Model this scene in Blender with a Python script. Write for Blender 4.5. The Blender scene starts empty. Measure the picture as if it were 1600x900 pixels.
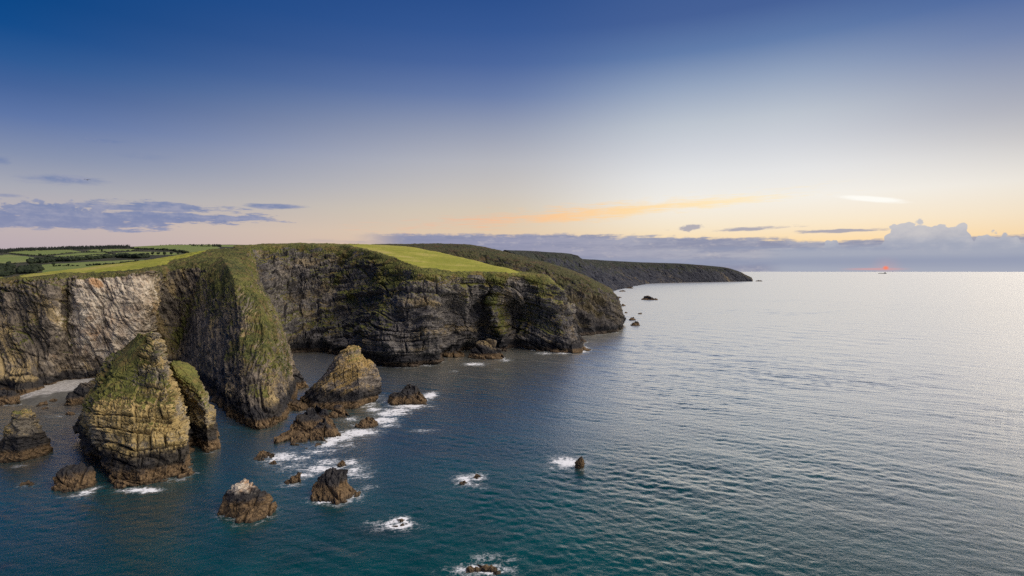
import bpy, math, random
import numpy as np
from mathutils import Vector
from mathutils.kdtree import KDTree

# ------------------------------------------------------------------ camera
F = 850.0            # focal length in pixels of the 1600 px wide photograph
HZ = 424.0           # row of the sea horizon
CZ = 60.0            # height of the camera (drone) over the sea
scene = bpy.context.scene
COL = scene.collection
cam = bpy.data.cameras.new('camera')
cam.sensor_width = 36.0
cam.lens = 36.0 * F / 1600.0
cam.shift_y = -(450.0 - HZ) / 1600.0
cam.clip_start = 1.0
cam.clip_end = 200000.0
cam_o = bpy.data.objects.new('camera', cam)
COL.objects.link(cam_o)
cam_o.location = (0, 0, CZ)
cam_o.rotation_euler = (math.radians(90), 0, 0)
scene.camera = cam_o
scene.view_settings.view_transform = 'Standard'
scene.view_settings.look = 'None'
scene.view_settings.gamma = 1.0
scene.view_settings.exposure = 0.0
scene.cycles.use_denoising = False
scene.cycles.max_bounces = 5
scene.cycles.use_adaptive_sampling = True
scene.cycles.adaptive_threshold = 0.012
scene.cycles.diffuse_bounces = 2
scene.cycles.glossy_bounces = 3


def lin(r, g, b):
    def f(c):
        c /= 255.0
        return c / 12.92 if c <= 0.04045 else ((c + 0.055) / 1.055) ** 2.4
    return (f(r), f(g), f(b), 1.0)


# ------------------------------------------------------------------ node expressions
class S:
    """a socket (or number) with arithmetic that builds Math nodes"""
    def __init__(s, nt, v): s.nt, s.v = nt, v
    def op(s, o, b=None, c=None):
        n = s.nt.nodes.new('ShaderNodeMath'); n.operation = o
        for i, x in enumerate((s, b, c)):
            if x is None: continue
            x = x.v if isinstance(x, S) else x
            if isinstance(x, (int, float)): n.inputs[i].default_value = x
            else: s.nt.links.new(x, n.inputs[i])
        return S(s.nt, n.outputs[0])
    def __add__(s, b): return s.op('ADD', b)
    def __sub__(s, b): return s.op('SUBTRACT', b)
    def __mul__(s, b): return s.op('MULTIPLY', b)
    def __truediv__(s, b): return s.op('DIVIDE', b)
    __radd__ = __add__
    __rmul__ = __mul__
    def __rsub__(s, b): return S(s.nt, b).op('SUBTRACT', s)
    def step(s, a, b):
        n = s.nt.nodes.new('ShaderNodeMapRange'); n.interpolation_type = 'SMOOTHSTEP'
        s.nt.links.new(s.v, n.inputs[0])
        for i, x in ((1, a), (2, b)):
            x = x.v if isinstance(x, S) else x
            if isinstance(x, (int, float)): n.inputs[i].default_value = x
            else: s.nt.links.new(x, n.inputs[i])
        return S(s.nt, n.outputs[0])
    def mx(s, b): return s.op('MAXIMUM', b)
    def mn(s, b): return s.op('MINIMUM', b)
    def abs(s): return s.op('ABSOLUTE')


class G:
    """a node tree with short calls"""
    def __init__(g, nt): g.nt = nt
    def node(g, t): return g.nt.nodes.new(t)
    def link(g, a, b): g.nt.links.new(a.v if isinstance(a, S) else a, b)
    def s(g, v): return S(g.nt, v)
    def xyz(g, x, y, z):
        n = g.node('ShaderNodeCombineXYZ')
        for i, v in enumerate((x, y, z)):
            if isinstance(v, (int, float)): n.inputs[i].default_value = v
            else: g.link(v, n.inputs[i])
        return n.outputs[0]
    def noise(g, vec, scale, detail=4, rough=0.55, dist=0.0, lac=2.0, dim='3D'):
        n = g.node('ShaderNodeTexNoise'); n.noise_dimensions = dim; g.link(vec, n.inputs['Vector'])
        n.inputs['Scale'].default_value = scale; n.inputs['Detail'].default_value = detail
        n.inputs['Roughness'].default_value = rough; n.inputs['Distortion'].default_value = dist
        n.inputs['Lacunarity'].default_value = lac
        return S(g.nt, n.outputs[0])
    def voro(g, vec, scale, feature='F1', out=0):
        n = g.node('ShaderNodeTexVoronoi'); n.feature = feature
        g.link(vec, n.inputs['Vector']); n.inputs['Scale'].default_value = scale
        return S(g.nt, n.outputs[out])
    def mix(g, f, a, b, blend='MIX'):
        n = g.node('ShaderNodeMix'); n.data_type = 'RGBA'; n.blend_type = blend
        if isinstance(f, (int, float)): n.inputs[0].default_value = f
        else: g.link(f, n.inputs[0])
        for i, v in ((6, a), (7, b)):
            if isinstance(v, tuple): n.inputs[i].default_value = v if len(v) == 4 else v + (1,)
            else: g.link(v, n.inputs[i])
        return n.outputs[2]
    def ramp(g, f, stops, interp='LINEAR'):
        n = g.node('ShaderNodeValToRGB'); g.link(f, n.inputs[0]); cr = n.color_ramp
        cr.interpolation = interp
        while len(cr.elements) < len(stops): cr.elements.new(0.5)
        for e, (p, c) in zip(cr.elements, stops):
            e.position = p; e.color = c
        return n.outputs[0]
    def attr(g, name):
        n = g.node('ShaderNodeAttribute'); n.attribute_name = name
        return S(g.nt, n.outputs['Fac'])


# ------------------------------------------------------------------ sky
SUN_AZ = 34.4
world = bpy.data.worlds.new('World'); scene.world = world
world.use_nodes = True
world.cycles.sampling_method = 'MANUAL'
world.cycles.sample_map_resolution = 512
nt = world.node_tree; nt.nodes.clear(); g = G(nt)
tc = g.node('ShaderNodeTexCoord')
sep = g.node('ShaderNodeSeparateXYZ'); g.link(tc.outputs['Generated'], sep.inputs[0])
dx, dy, dz = (g.s(sep.outputs[i]) for i in range(3))
EL = dz.op('ARCSINE') * (180 / math.pi)
AZ = dx.op('ARCTAN2', dy) * (180 / math.pi)


def AE(px, py):      # photograph pixel -> azimuth, elevation in degrees
    d = math.hypot(F, px - 800)
    return math.degrees(math.atan2(px - 800, F)), math.degrees(math.atan2(HZ - py, d))


def elramp(stops):   # stops: (elevation deg, colour)
    f = (EL / 60.0).op('POWER', 0.6)
    return g.ramp(f, [(max(0, (e / 60.0)) ** 0.6, lin(*c)) for e, c in stops])


away = elramp([(0, (176, 164, 178)), (2, (186, 172, 180)), (4, (194, 181, 181)), (6.6, (168, 170, 182)), (9.1, (132, 145, 175)), (12, (90, 116, 167)),
               (14.3, (62, 97, 154)), (16.2, (38, 87, 148)), (18.5, (8, 74, 139)), (21, (0, 68, 132)), (32, (2, 62, 126)), (60, (24, 70, 134))])
mid = elramp([(0, (224, 190, 166)), (2, (230, 196, 166)), (4, (226, 202, 174)), (6.3, (216, 202, 182)), (8.3, (203, 197, 191)), (11.3, (184, 185, 192)),
              (14.8, (149, 158, 181)), (17.9, (108, 128, 171)), (20.9, (76, 104, 159)), (23.8, (56, 90, 150)), (28, (38, 76, 138)), (60, (28, 72, 136))])
sunw = elramp([(0, (248, 210, 160)), (2.5, (250, 218, 166)), (4.5, (247, 232, 206)), (7, (243, 240, 233)), (9.5, (229, 230, 231)), (12, (209, 213, 220)),
               (14.5, (190, 198, 209)), (18, (148, 165, 192)), (21, (98, 126, 172)), (24, (70, 98, 153)), (30, (50, 84, 142)), (60, (30, 74, 136))])
dif = (AZ - 28.0).abs()
dif = dif.mn(360.0 - dif)
w1 = 1.0 - dif.step(26, 76)
dif2 = (22.0 - AZ).mx((AZ - 22.0) * (EL.step(6, 13) * 0.55 + 0.45))
w2 = 1.0 - dif2.step(3, 25)
skyc = g.mix(w2, g.mix(w1, away, mid), sunw)
nish = g.node('ShaderNodeTexSky'); nish.sky_type = 'NISHITA'; nish.sun_disc = False
nish.sun_elevation = math.radians(3.0); nish.sun_rotation = math.radians(SUN_AZ)
nsc = g.node('ShaderNodeVectorMath'); nsc.operation = 'SCALE'; nsc.inputs[3].default_value = 0.06
g.link(nish.outputs[0], nsc.inputs[0])
skyc = g.mix(0.02, skyc, nsc.outputs[0])

# --- clouds in azimuth / elevation space (degrees)
ae = g.xyz(AZ, EL, 0.0)
def nz2(sx, sy, det, rg=0.6, off=0.0):
    m = g.node('ShaderNodeMapping'); g.link(ae, m.inputs[0]); m.inputs['Scale'].default_value = (sx, sy, 1); m.inputs['Location'].default_value = (off, off * 0.7, 0)
    return g.noise(m.outputs[0], 1.0, det, rg, dim='2D') - 0.5
nzA = nz2(0.22, 1.5, 5, 0.68, 3.1)       # streaky
nzB = nz2(0.7, 1.3, 4, 0.6, 7.7)         # puffy
nzD = nz2(0.35, 6.0, 4, 0.65, 5.3)       # fine wisps
nzC = nz2(0.05, 0.9, 2, 0.5, 1.3)        # long bands


def lens(px, py, lx, ly, tilt=0.0, nz=nzA, amp=1.3, soft=0.5, off=0.0, op=1.0):
    """lens-shaped cloud centred on a direction; half sizes in photograph pixels"""
    a0, e0 = AE(px, py)
    k = F / (F * F + (px - 800) ** 2) * 180 / math.pi
    m = g.node('ShaderNodeMapping'); m.vector_type = 'TEXTURE'; g.link(ae, m.inputs[0])
    m.inputs['Location'].default_value = (a0, e0, 0); m.inputs['Rotation'].default_value = (0, 0, math.atan(tilt))
    m.inputs['Scale'].default_value = (lx * k, ly * k, 1)
    ln = g.node('ShaderNodeVectorMath'); ln.operation = 'LENGTH'; g.link(m.outputs[0], ln.inputs[0])
    q = nz.op('MULTIPLY_ADD', amp, 1.0 + off) - g.s(ln.outputs['Value'])
    r_ = q.step(0.0, soft); r_.v.node.inputs[4].default_value = op
    return r_


def over(base, mask, col): return g.mix(mask, base, col)
def scl(m, op): m.v.node.inputs[4].default_value = op; return m


# thin bright cirrus lit by the low sun
cc = g.ramp(AZ.step(-10, 26), [(0, lin(236, 186, 158)), (0.35, lin(252, 202, 150)), (0.7, lin(255, 220, 166)), (1, lin(255, 234, 192))])
skyc = over(skyc, lens(915, 334, 350, 17, 0.070, nzA + nzD, 1.6, 1.1, 0.0, 0.9).mx(lens(1050, 321, 230, 11, 0.04, nzA + nzD, 1.5, 1.1, 0.1, 0.95)), cc)
skyc = over(skyc, lens(1362, 311, 60, 6, -0.16, nzA, 0.7, 0.7, 0.15, 0.95), lin(255, 253, 246))
# slate streaks on the left
dk = g.ramp(EL.step(2.5, 9.5), [(0, lin(130, 138, 172)), (0.6, lin(106, 126, 170)), (1, lin(92, 118, 168))])
dm = lens(120, 343, 330, 19, 0.05, nzA, 2.6, 0.35, 0.1, 0.93)
dm = dm.mx(lens(70, 326, 95, 17, 0.0, nzB, 2.6, 0.4, 0.05, 0.88)).mx(lens(255, 324, 130, 12, 0.03, nzA, 2.4, 0.4, 0.0, 0.85))
dm = dm.mx(lens(427, 322, 54, 6, 0.0, nzA, 1.6, 0.6, 0.0, 0.85)).mx(lens(100, 281, 80, 12, 0.02, nzA, 1.9, 0.9, 0.0, 0.7)).mx(lens(155, 219, 58, 7, 0.06, nzA, 1.8, 1.0, 0.0, 0.5))
dm = dm.mx(lens(2, 250, 24, 12, 0.0, nzB, 1.6, 0.9, 0.0, 0.6)).mx(lens(12, 305, 34, 5, 0.05, nzA, 1.4, 0.9, 0.0, 0.6)).mx(lens(225, 245, 60, 10, 0.05, nzA, 1.4, 1.1, 0.0, 0.22))
dk = g.mix((nzB * 1.5 + nzA + 0.45).step(0.2, 0.9), dk, lin(150, 154, 180))
skyc = over(skyc, dm, dk)
# long low bank along the horizon with a lumpy top; cumulus heads on the right
vm = g.node('ShaderNodeMapping'); g.link(ae, vm.inputs[0]); vm.inputs['Scale'].default_value = (1.25, 1.25, 1)
vo = g.node('ShaderNodeTexVoronoi'); vo.voronoi_dimensions = '2D'; vo.feature = 'SMOOTH_F1'; g.link(vm.outputs[0], vo.inputs['Vector']); vo.inputs['Scale'].default_value = 1.0
vo.inputs['Detail'].default_value = 0.6; vo.inputs['Smoothness'].default_value = 0.35
vor = g.s(vo.outputs[0])
bl = lens(560, 378, 120, 6, 0.0, nzA, 1.8, 1.4, 0.0, 0.5)
top = 3.95 - AZ.step(4, 32) * 1.15 + nzB * 0.7 + nzC * 1.3 + nzD * 0.5
bank = (top - EL).step(-0.10, 0.3) * AZ.step(-17, -10.5)
bank = bank.mx(bl) * 0.95


def hump(px, half_px, h):
    a, _ = AE(px, 400); k = F / (F * F + (px - 800) ** 2) * 180 / math.pi
    u = ((AZ - a) / (half_px * k)).abs()
    r_ = u.step(0.45, 1.0); r_.v.node.inputs[3].default_value = h; r_.v.node.inputs[4].default_value = 0.0
    return r_


hm = hump(1428, 60, 2.0).mx(hump(1486, 40, 1.8)).mx(hump(1544, 28, 0.8)).mx(hump(1575, 22, 0.7)).mx(hump(1300, 15, 0.75))
edge = nzB * 0.9 - (vor - 0.42) * 1.0
cum = (2.2 + hm - EL + edge * hm.step(0.0, 0.6)).step(-0.03, 0.12) * AZ.step(24, 27)
bcol = g.ramp(AZ.step(-20, 30), [(0, lin(136, 141, 172)), (0.45, lin(150, 153, 178)), (1, lin(170, 173, 188))])
bcol = g.mix((nzA * 1.4 + nzC * 1.5 + nzD * 0.8 + 0.45).step(0.1, 0.9) * 0.85, bcol, lin(128, 136, 166))
bcol = g.mix((nzB * 1.6 + nzD * 1.0 - 0.05).step(0.0, 0.6) * 0.6, bcol, lin(196, 190, 194))
skyc = over(skyc, lens(1165, 357, 70, 5.5, 0.02, nzA, 3.0, 0.7, 0.0, 0.9).mx(lens(1077, 356, 30, 5.5, 0.0, nzB, 2.6, 0.7, 0.0, 0.85)).mx(lens(1315, 361, 84, 4.5, 0.0, nzA, 3.0, 0.7, 0.0, 0.9)), lin(164, 162, 176))
skyc = over(skyc, bank, bcol)
ccol = g.mix((nzB * 0.9 + (EL - 1.6) * 0.35).step(0.0, 0.9), lin(165, 170, 186), lin(198, 196, 200))
skyc = over(skyc, cum * 0.96, ccol)
# slate layers over the horizon
hz = (1.0 - (EL - 0.85 - nzC * 0.5).abs().step(0.1, 0.75)) * AZ.step(-15, 10) * 0.7
hz = hz.mx((1.0 - (EL - 2.15 - nzC * 0.4).abs().step(0.05, 0.35)) * (1.0 - (AZ - 28.0).abs().step(4, 16)) * (nzA + 0.5).step(0.3, 0.6) * 0.6)
skyc = over(skyc, hz, lin(146, 154, 178))
# the sun itself, just breaking under the bank
sa, se = AE(1384, 418.5)
sd = ((AZ - sa) * (AZ - sa) + (EL - se) * (EL - se) * 1.6).op('SQRT')
skyc = over(skyc, (1.0 - ((AZ - sa + 0.8) / 3.0).abs().step(0.1, 1.0)) * (1.0 - (EL - 0.2).abs().step(0.02, 0.15)) * 0.5, lin(232, 156, 146))
skyc = over(skyc, (1.0 - sd.step(0.1, 1.5)) * 0.14, lin(236, 160, 150))
skyc = over(skyc, (1.0 - sd.step(0.05, 0.30)) * 0.9, lin(255, 132, 92))
bg = g.node('ShaderNodeBackground'); g.link(skyc, bg.inputs[0]); bg.inputs[1].default_value = 1.0
wo = g.node('ShaderNodeOutputWorld'); g.link(bg.outputs[0], wo.inputs[0])

# ------------------------------------------------------------------ soft sun lamp, set right of and above the sky's sun to light rock fronts
sl = bpy.data.lights.new('sun', 'SUN')
sl.energy = 4.9; sl.angle = math.radians(72); sl.color = (1.0, 0.88, 0.72)
so = bpy.data.objects.new('sun', sl); COL.objects.link(so)
LAZ, LEL = math.radians(90), math.radians(46)
sdir = Vector((math.sin(LAZ) * math.cos(LEL), math.cos(LAZ) * math.cos(LEL), math.sin(LEL)))
so.rotation_euler = (-sdir).to_track_quat('-Z', 'Y').to_euler()

# ------------------------------------------------------------------ numeric noise
rng = np.random.default_rng(7)
TN = 64
TAB = rng.uniform(-1, 1, (TN, TN, TN)).astype(np.float32).ravel()
HT = rng.uniform(-1, 1, 8192).astype(np.float32)


def vnoise(P, scale, seed=0):
    q = P * np.float32(1.0 / scale) + np.float32(seed * 17.37)
    i = np.floor(q); f = (q - i).astype(np.float32); i = i.astype(np.int32)
    f = f * f * f * (f * (f * 6 - 15) + 10)
    x0, y0, z0 = (i[:, k] & 63 for k in range(3)); x1, y1, z1 = ((i[:, k] + 1) & 63 for k in range(3))
    def T(x, y, z): return TAB[(x * 64 + y) * 64 + z]
    fx, fy, fz = f[:, 0], f[:, 1], f[:, 2]
    a = T(x0, y0, z0) * (1 - fz) + T(x0, y0, z1) * fz; b = T(x0, y1, z0) * (1 - fz) + T(x0, y1, z1) * fz
    c = T(x1, y0, z0) * (1 - fz) + T(x1, y0, z1) * fz; d = T(x1, y1, z0) * (1 - fz) + T(x1, y1, z1) * fz
    a = a * (1 - fy) + b * fy; c = c * (1 - fy) + d * fy
    return a * (1 - fx) + c * fx


ROT = np.array([[0.36, 0.48, -0.8], [-0.8, 0.6, 0.0], [0.48, 0.64, 0.6]], np.float32)


def fbm(P, scale, octv=4, seed=0, gain=0.5, ridged=False):
    s = np.zeros(len(P), np.float32); a = 1.0; tot = 0; Q = P.astype(np.float32)
    for o in range(octv):
        n = vnoise(Q, scale, seed + o * 3)
        if ridged: n = 1 - 2 * np.abs(n)
        s += a * n; tot += a; a *= gain; scale *= 0.5; Q = Q @ ROT
    return s / tot


def hsh(*ii):
    v = np.zeros_like(ii[0], dtype=np.int64)
    for k, i in enumerate(ii): v = v * 7919 + i.astype(np.int64) * (31 + 87 * k) + 1013 * (k + 1)
    v = (v ^ (v >> 7)) * 2654435761
    return HT[(v >> 9) & 8191]


def sst(x, a, b):
    t = np.clip((x - a) / (b - a), 0, 1); return t * t * (3 - 2 * t)


def strata(P, bed, layers, seed=0, vdir=(0.95, 0.3, 0.0)):
    """blocky ledges: layers = (thickness, block width, amplitude)"""
    d = np.zeros(len(P), np.float32)
    vd = np.array(vdir) / np.linalg.norm(vdir); vp = np.array((-vd[1], vd[0], 0.0))
    for k, (h, w, A) in enumerate(layers):
        u = bed / h + 0.35 * vnoise(P, h * 5, seed + k)
        li = np.floor(u); fu = u - li
        bx = (P @ vd) / w + 3.3 * hsh(li + 11 * k) + 0.45 * vnoise(P, w * 2, seed + 5 + k)
        by = (P @ vp) / (w * 3.5) + 3.3 * hsh(li + 77 + k) + 0.3 * vnoise(P, w * 3, seed + 9 + k)
        r = 0.6 * hsh(li + 5 * k + seed) + 0.5 * hsh(li, np.floor(bx), np.floor(by))
        nb = np.minimum(np.minimum(fu, 1 - fu) * h, np.minimum(np.minimum(bx - np.floor(bx), 1 - bx + np.floor(bx)), np.minimum(by - np.floor(by), 1 - by + np.floor(by))) * w)
        r = r * sst(nb, 0.0, 0.12 * h + 0.05) - 0.9 * (1 - sst(nb, 0.0, 0.08 * h + 0.08))
        d += A * r
    return d


# ------------------------------------------------------------------ geometry helpers
def Pw(px, py, Y): return ((px - 800.0) * Y / F, Y, CZ - (py - HZ) * Y / F)
def YW(py, z=0.0): return (CZ - z) * F / (py - HZ)
def proj(P): return 800 + F * P[:, 0] / P[:, 1], HZ - F * (P[:, 2] - CZ) / P[:, 1]


def imat(n, segs, closed=False, t=0.6):
    rows = []
    for k, m in enumerate(segs):
        for j in range(m):
            x = j / m; w = np.zeros(n)
            cr = [(-x + 2 * x * x - x ** 3) / 2, (2 - 5 * x * x + 3 * x ** 3) / 2, (x + 4 * x * x - 3 * x ** 3) / 2, (-x * x + x ** 3) / 2]
            for o, cc in zip((-1, 0, 1, 2), cr):
                i = (k + o) % n if closed else min(max(k + o, 0), n - 1)
                w[i] += t * cc
            w[k % n] += (1 - t) * (1 - x); w[(k + 1) % n] += (1 - t) * x
            rows.append(w)
    if not closed:
        w = np.zeros(n); w[-1] = 1; rows.append(w)
    return np.array(rows)


def refine(net, res, closed=False, t=0.6, tc=0.6, cap=400):
    """net (R, C, K) -> fine grid; first three channels are x y z"""
    net = np.asarray(net, float); R, C = net.shape[:2]; X = net[..., :3]
    dr = np.linalg.norm(np.diff(X, axis=0), axis=2)
    Xc = np.concatenate([X, X[:, :1]], 1) if closed else X
    dc = np.linalg.norm(np.diff(Xc, axis=1), axis=2)
    sr = [int(np.clip(math.ceil(np.percentile(d, 75) / res), 1, cap)) for d in dr]
    sc = [int(np.clip(math.ceil(np.percentile(d, 75) / res), 1, cap)) for d in dc.T]
    Mr = imat(R, sr, False, t); Mc = imat(C, sc, closed, tc)
    Z = np.einsum('ij,jck->ick', Mr, net[..., :3]); Z = np.einsum('lc,ick->ilk', Mc, Z)
    if net.shape[2] > 3:
        Lr = imat(R, sr, False, 0.0); Lc = imat(C, sc, closed, 0.0)
        A = np.einsum('ij,jck->ick', Lr, net[..., 3:]); A = np.einsum('lc,ick->ilk', Lc, A)
        Z = np.concatenate([Z, A], 2)
    return Z


def gnormals(Gd, closed=False):
    if closed:
        du = np.roll(Gd, -1, 1) - np.roll(Gd, 1, 1)
    else:
        du = np.gradient(Gd, axis=1)
    dv = np.gradient(Gd, axis=0)
    n = np.cross(du, dv); l = np.linalg.norm(n, axis=2, keepdims=True)
    return n / np.maximum(l, 1e-9)


def gfaces(R, C, closed=False):
    c1 = C if closed else C - 1
    i, j = np.meshgrid(np.arange(R - 1), np.arange(c1), indexing='ij')
    j2 = (j + 1) % C
    return np.stack([i * C + j, i * C + j2, (i + 1) * C + j2, (i + 1) * C + j], -1).reshape(-1, 4)


def mesh_obj(name, V, faces, mats, attrs=None, parent=None, smooth=True):
    V = np.asarray(V, np.float32); faces = np.asarray(faces, np.int32)
    used = np.unique(faces)
    if len(used) < len(V):
        mp = np.full(len(V), -1, np.int32); mp[used] = np.arange(len(used)); faces = mp[faces]; V = V[used]
        if attrs: attrs = {k: np.asarray(a)[used] for k, a in attrs.items()}
    me = bpy.data.meshes.new(name)
    k = faces.shape[1]
    me.vertices.add(len(V)); me.vertices.foreach_set('co', V.ravel())
    me.loops.add(faces.size); me.loops.foreach_set('vertex_index', faces.ravel())
    me.polygons.add(len(faces)); me.polygons.foreach_set('loop_start', np.arange(0, faces.size, k, dtype=np.int32))
    me.update(calc_edges=True)
    if smooth: me.polygons.foreach_set('use_smooth', np.ones(len(faces), bool))
    for an, a in (attrs or {}).items():
        at = me.attributes.new(an, 'FLOAT', 'POINT'); at.data.foreach_set('value', np.asarray(a, np.float32))
    me.materials.append(mats)
    o = bpy.data.objects.new(name, me); COL.objects.link(o)
    if parent is not None: o.parent = parent
    return o


def tag(o, label=None, cat=None, group=None, kind=None):
    if label: o['label'] = label
    if cat: o['category'] = cat
    if group: o['group'] = group
    if kind: o['kind'] = kind
    return o


# ------------------------------------------------------------------ materials
def newmat(name):
    m = bpy.data.materials.new(name); m.use_nodes = True
    m.node_tree.nodes.clear(); gg = G(m.node_tree)
    b = gg.node('ShaderNodeBsdfPrincipled'); o = gg.node('ShaderNodeOutputMaterial')
    gg.link(b.outputs[0], o.inputs[0])
    return m, gg, b


def bump(gg, b, h, dist, strength=1.0):
    n = gg.node('ShaderNodeBump'); n.inputs['Strength'].default_value = strength; n.inputs['Distance'].default_value = dist
    gg.link(h, n.inputs['Height']); gg.link(n.outputs[0], b.inputs['Normal'])


def c(r, gr, bl): return (r, gr, bl, 1.0)


def grass_nodes(gg, pos, sc, tones):
    n1 = gg.noise(pos, 0.05 / sc, 5, 0.6); n2 = gg.noise(pos, 0.8 / sc, 4, 0.8)
    a = gg.mix((n1 * 1.0 + n2 * 1.3 - 0.65).step(0.2, 0.75), tones[0], tones[1])
    return gg.mix(gg.noise(pos, 0.16 / sc, 5, 0.7).step(0.46, 0.68), a, tones[2])


def rock_mat(name, sc=1.0, base=((0.10, 0.095, 0.10), (0.24, 0.22, 0.20), (0.36, 0.33, 0.28)), lichen=0.5, zone=True,
             grass=((0.05, 0.06, 0.018), (0.15, 0.15, 0.036), (0.16, 0.115, 0.04)), warm=(0.36, 0.26, 0.09), belt=1.0, bedw=0.7, patch=4.0):
    m, gg, b = newmat(name)
    ge = gg.node('ShaderNodeNewGeometry'); pos = ge.outputs['Position']
    sp = gg.node('ShaderNodeSeparateXYZ'); gg.link(pos, sp.inputs[0])
    z = gg.s(sp.outputs[2])
    bed = gg.attr('bed'); gr = gg.attr('grass'); pale = gg.attr('pale')
    bv = gg.xyz(gg.s(sp.outputs[0]) * 0.10, gg.s(sp.outputs[1]) * 0.10, bed)
    nb = gg.noise(bv, 0.9 / sc, 4, 0.7); nb2 = gg.noise(bv, 0.22 / sc, 4, 0.6)
    nn = gg.noise(pos, 0.35 / sc, 5, 0.68); nl = gg.noise(pos, 0.07 / sc, 5, 0.6); nf = gg.noise(pos, 1.6 / sc, 5, 0.7)
    t = nb * bedw + nn * (1.3 - bedw) + (nb2 - 0.5) * 0.5 + (nf - 0.5) * 0.5 - 0.15
    col = gg.ramp(t, [(0.28, c(*base[0])), (0.5, c(*base[1])), (0.78, c(*base[2]))])
    lt = gg.noise(pos, 0.022, 3, 0.6)
    col = gg.mix(1.0, col, gg.ramp(lt, [(0.3, c(0.55, 0.55, 0.6)), (0.5, c(0.95, 0.94, 0.92)), (0.7, c(1.3, 1.22, 1.08))]), 'MULTIPLY')
    # yellow crust lichen and iron staining follow the beds
    lm = (nb2 * 0.9 + nl * 0.7 + nf * 0.6 + nn * 0.4 - 0.85 + (lichen - 0.5) * 0.35).step(0.44, 0.60)
    col = gg.mix(lm * 0.75 * min(1.0, lichen * 1.6), col, c(*warm))
    # sea zonation: brown barnacle and weed belt, black lichen belt above it
    if zone:
        zz = z + (nn - 0.5) * 2.5 + (nl - 0.5) * patch + (nb - 0.5) * 3.0
        blk = (1.0 - zz.step(6.0, 8.5))
        col = gg.mix(blk * (nn * 0.6 + nb * 0.6 - 0.1).step(0.18, 0.42) * 0.93, col, c(0.022, 0.022, 0.026))
        brn = (1.0 - (z + (nn - 0.5) * 1.6).step(2.2, 3.6))
        bc = gg.mix(nf.step(0.35, 0.7), c(0.085, 0.055, 0.03), c(0.20, 0.135, 0.07))
        col = gg.mix(brn * 0.92 * belt, col, bc)
        wet = 1.0 - z.step(0.1, 0.9)
        col = gg.mix(wet * 0.7, col, c(0.018, 0.016, 0.014))
    # pale slabs
    pm = (pale + (nl - 0.5) * 1.1 + (nn - 0.5) * 0.8).step(0.35, 0.75) * pale.step(0.02, 0.2)
    pc = gg.ramp(nn * 0.8 + nl * 0.6 - 0.2, [(0.25, c(0.24, 0.16, 0.11)), (0.5, c(0.46, 0.39, 0.31)), (0.8, c(0.62, 0.58, 0.50))])
    pc = gg.mix(gg.noise(pos, 0.11 / sc, 4, 0.6).step(0.55, 0.68), pc, c(0.40, 0.24, 0.13))
    col = gg.mix(pm * 0.9, col, pc)
    # turf
    gc = grass_nodes(gg, pos, sc, [c(*x) for x in grass])
    gm = (gr + (nn - 0.5) * 0.7 + (nl - 0.5) * 0.4).step(0.42, 0.6)
    col = gg.mix(gm, col, gc)
    gg.link(col, b.inputs['Base Color'])
    b.inputs['Roughness'].default_value = 0.9
    b.inputs['Specular IOR Level'].default_value = 0.25
    h = nb * 0.9 + nn * 0.9 + nf * 0.35
    cv = gg.xyz(gg.s(sp.outputs[0]) * 0.45, gg.s(sp.outputs[1]) * 0.45, bed)
    crk = gg.voro(cv, 0.75 / sc, 'DISTANCE_TO_EDGE').step(0.0, 0.12)
    bump(gg, b, nb * 0.9 + nn * 1.1 + crk * 0.35, 1.1 * sc, 1.0)
    return m


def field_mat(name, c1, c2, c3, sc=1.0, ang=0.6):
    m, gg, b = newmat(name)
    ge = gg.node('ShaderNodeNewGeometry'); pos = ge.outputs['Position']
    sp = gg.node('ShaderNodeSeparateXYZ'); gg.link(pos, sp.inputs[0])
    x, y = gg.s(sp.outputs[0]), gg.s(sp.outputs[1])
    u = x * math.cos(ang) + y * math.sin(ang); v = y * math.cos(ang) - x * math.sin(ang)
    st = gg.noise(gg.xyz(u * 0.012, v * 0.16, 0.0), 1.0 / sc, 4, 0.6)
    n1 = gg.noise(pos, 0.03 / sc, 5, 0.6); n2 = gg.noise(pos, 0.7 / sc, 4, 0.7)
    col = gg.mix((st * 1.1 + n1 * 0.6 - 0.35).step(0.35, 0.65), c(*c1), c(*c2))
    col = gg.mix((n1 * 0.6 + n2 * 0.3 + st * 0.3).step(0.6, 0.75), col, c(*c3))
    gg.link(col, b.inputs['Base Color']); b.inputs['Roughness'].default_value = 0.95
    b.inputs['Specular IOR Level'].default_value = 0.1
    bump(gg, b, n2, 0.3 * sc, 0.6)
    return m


def plain_mat(name, ca, cb, sc, rough=0.9, bd=0.1):
    m, gg, b = newmat(name)
    ge = gg.node('ShaderNodeNewGeometry'); pos = ge.outputs['Position']
    n1 = gg.noise(pos, sc, 5, 0.65)
    gg.link(gg.mix(n1.step(0.35, 0.68), c(*ca), c(*cb)), b.inputs['Base Color'])
    b.inputs['Roughness'].default_value = rough; b.inputs['Specular IOR Level'].default_value = 0.2
    bump(gg, b, n1, bd, 0.7)
    return m


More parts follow.
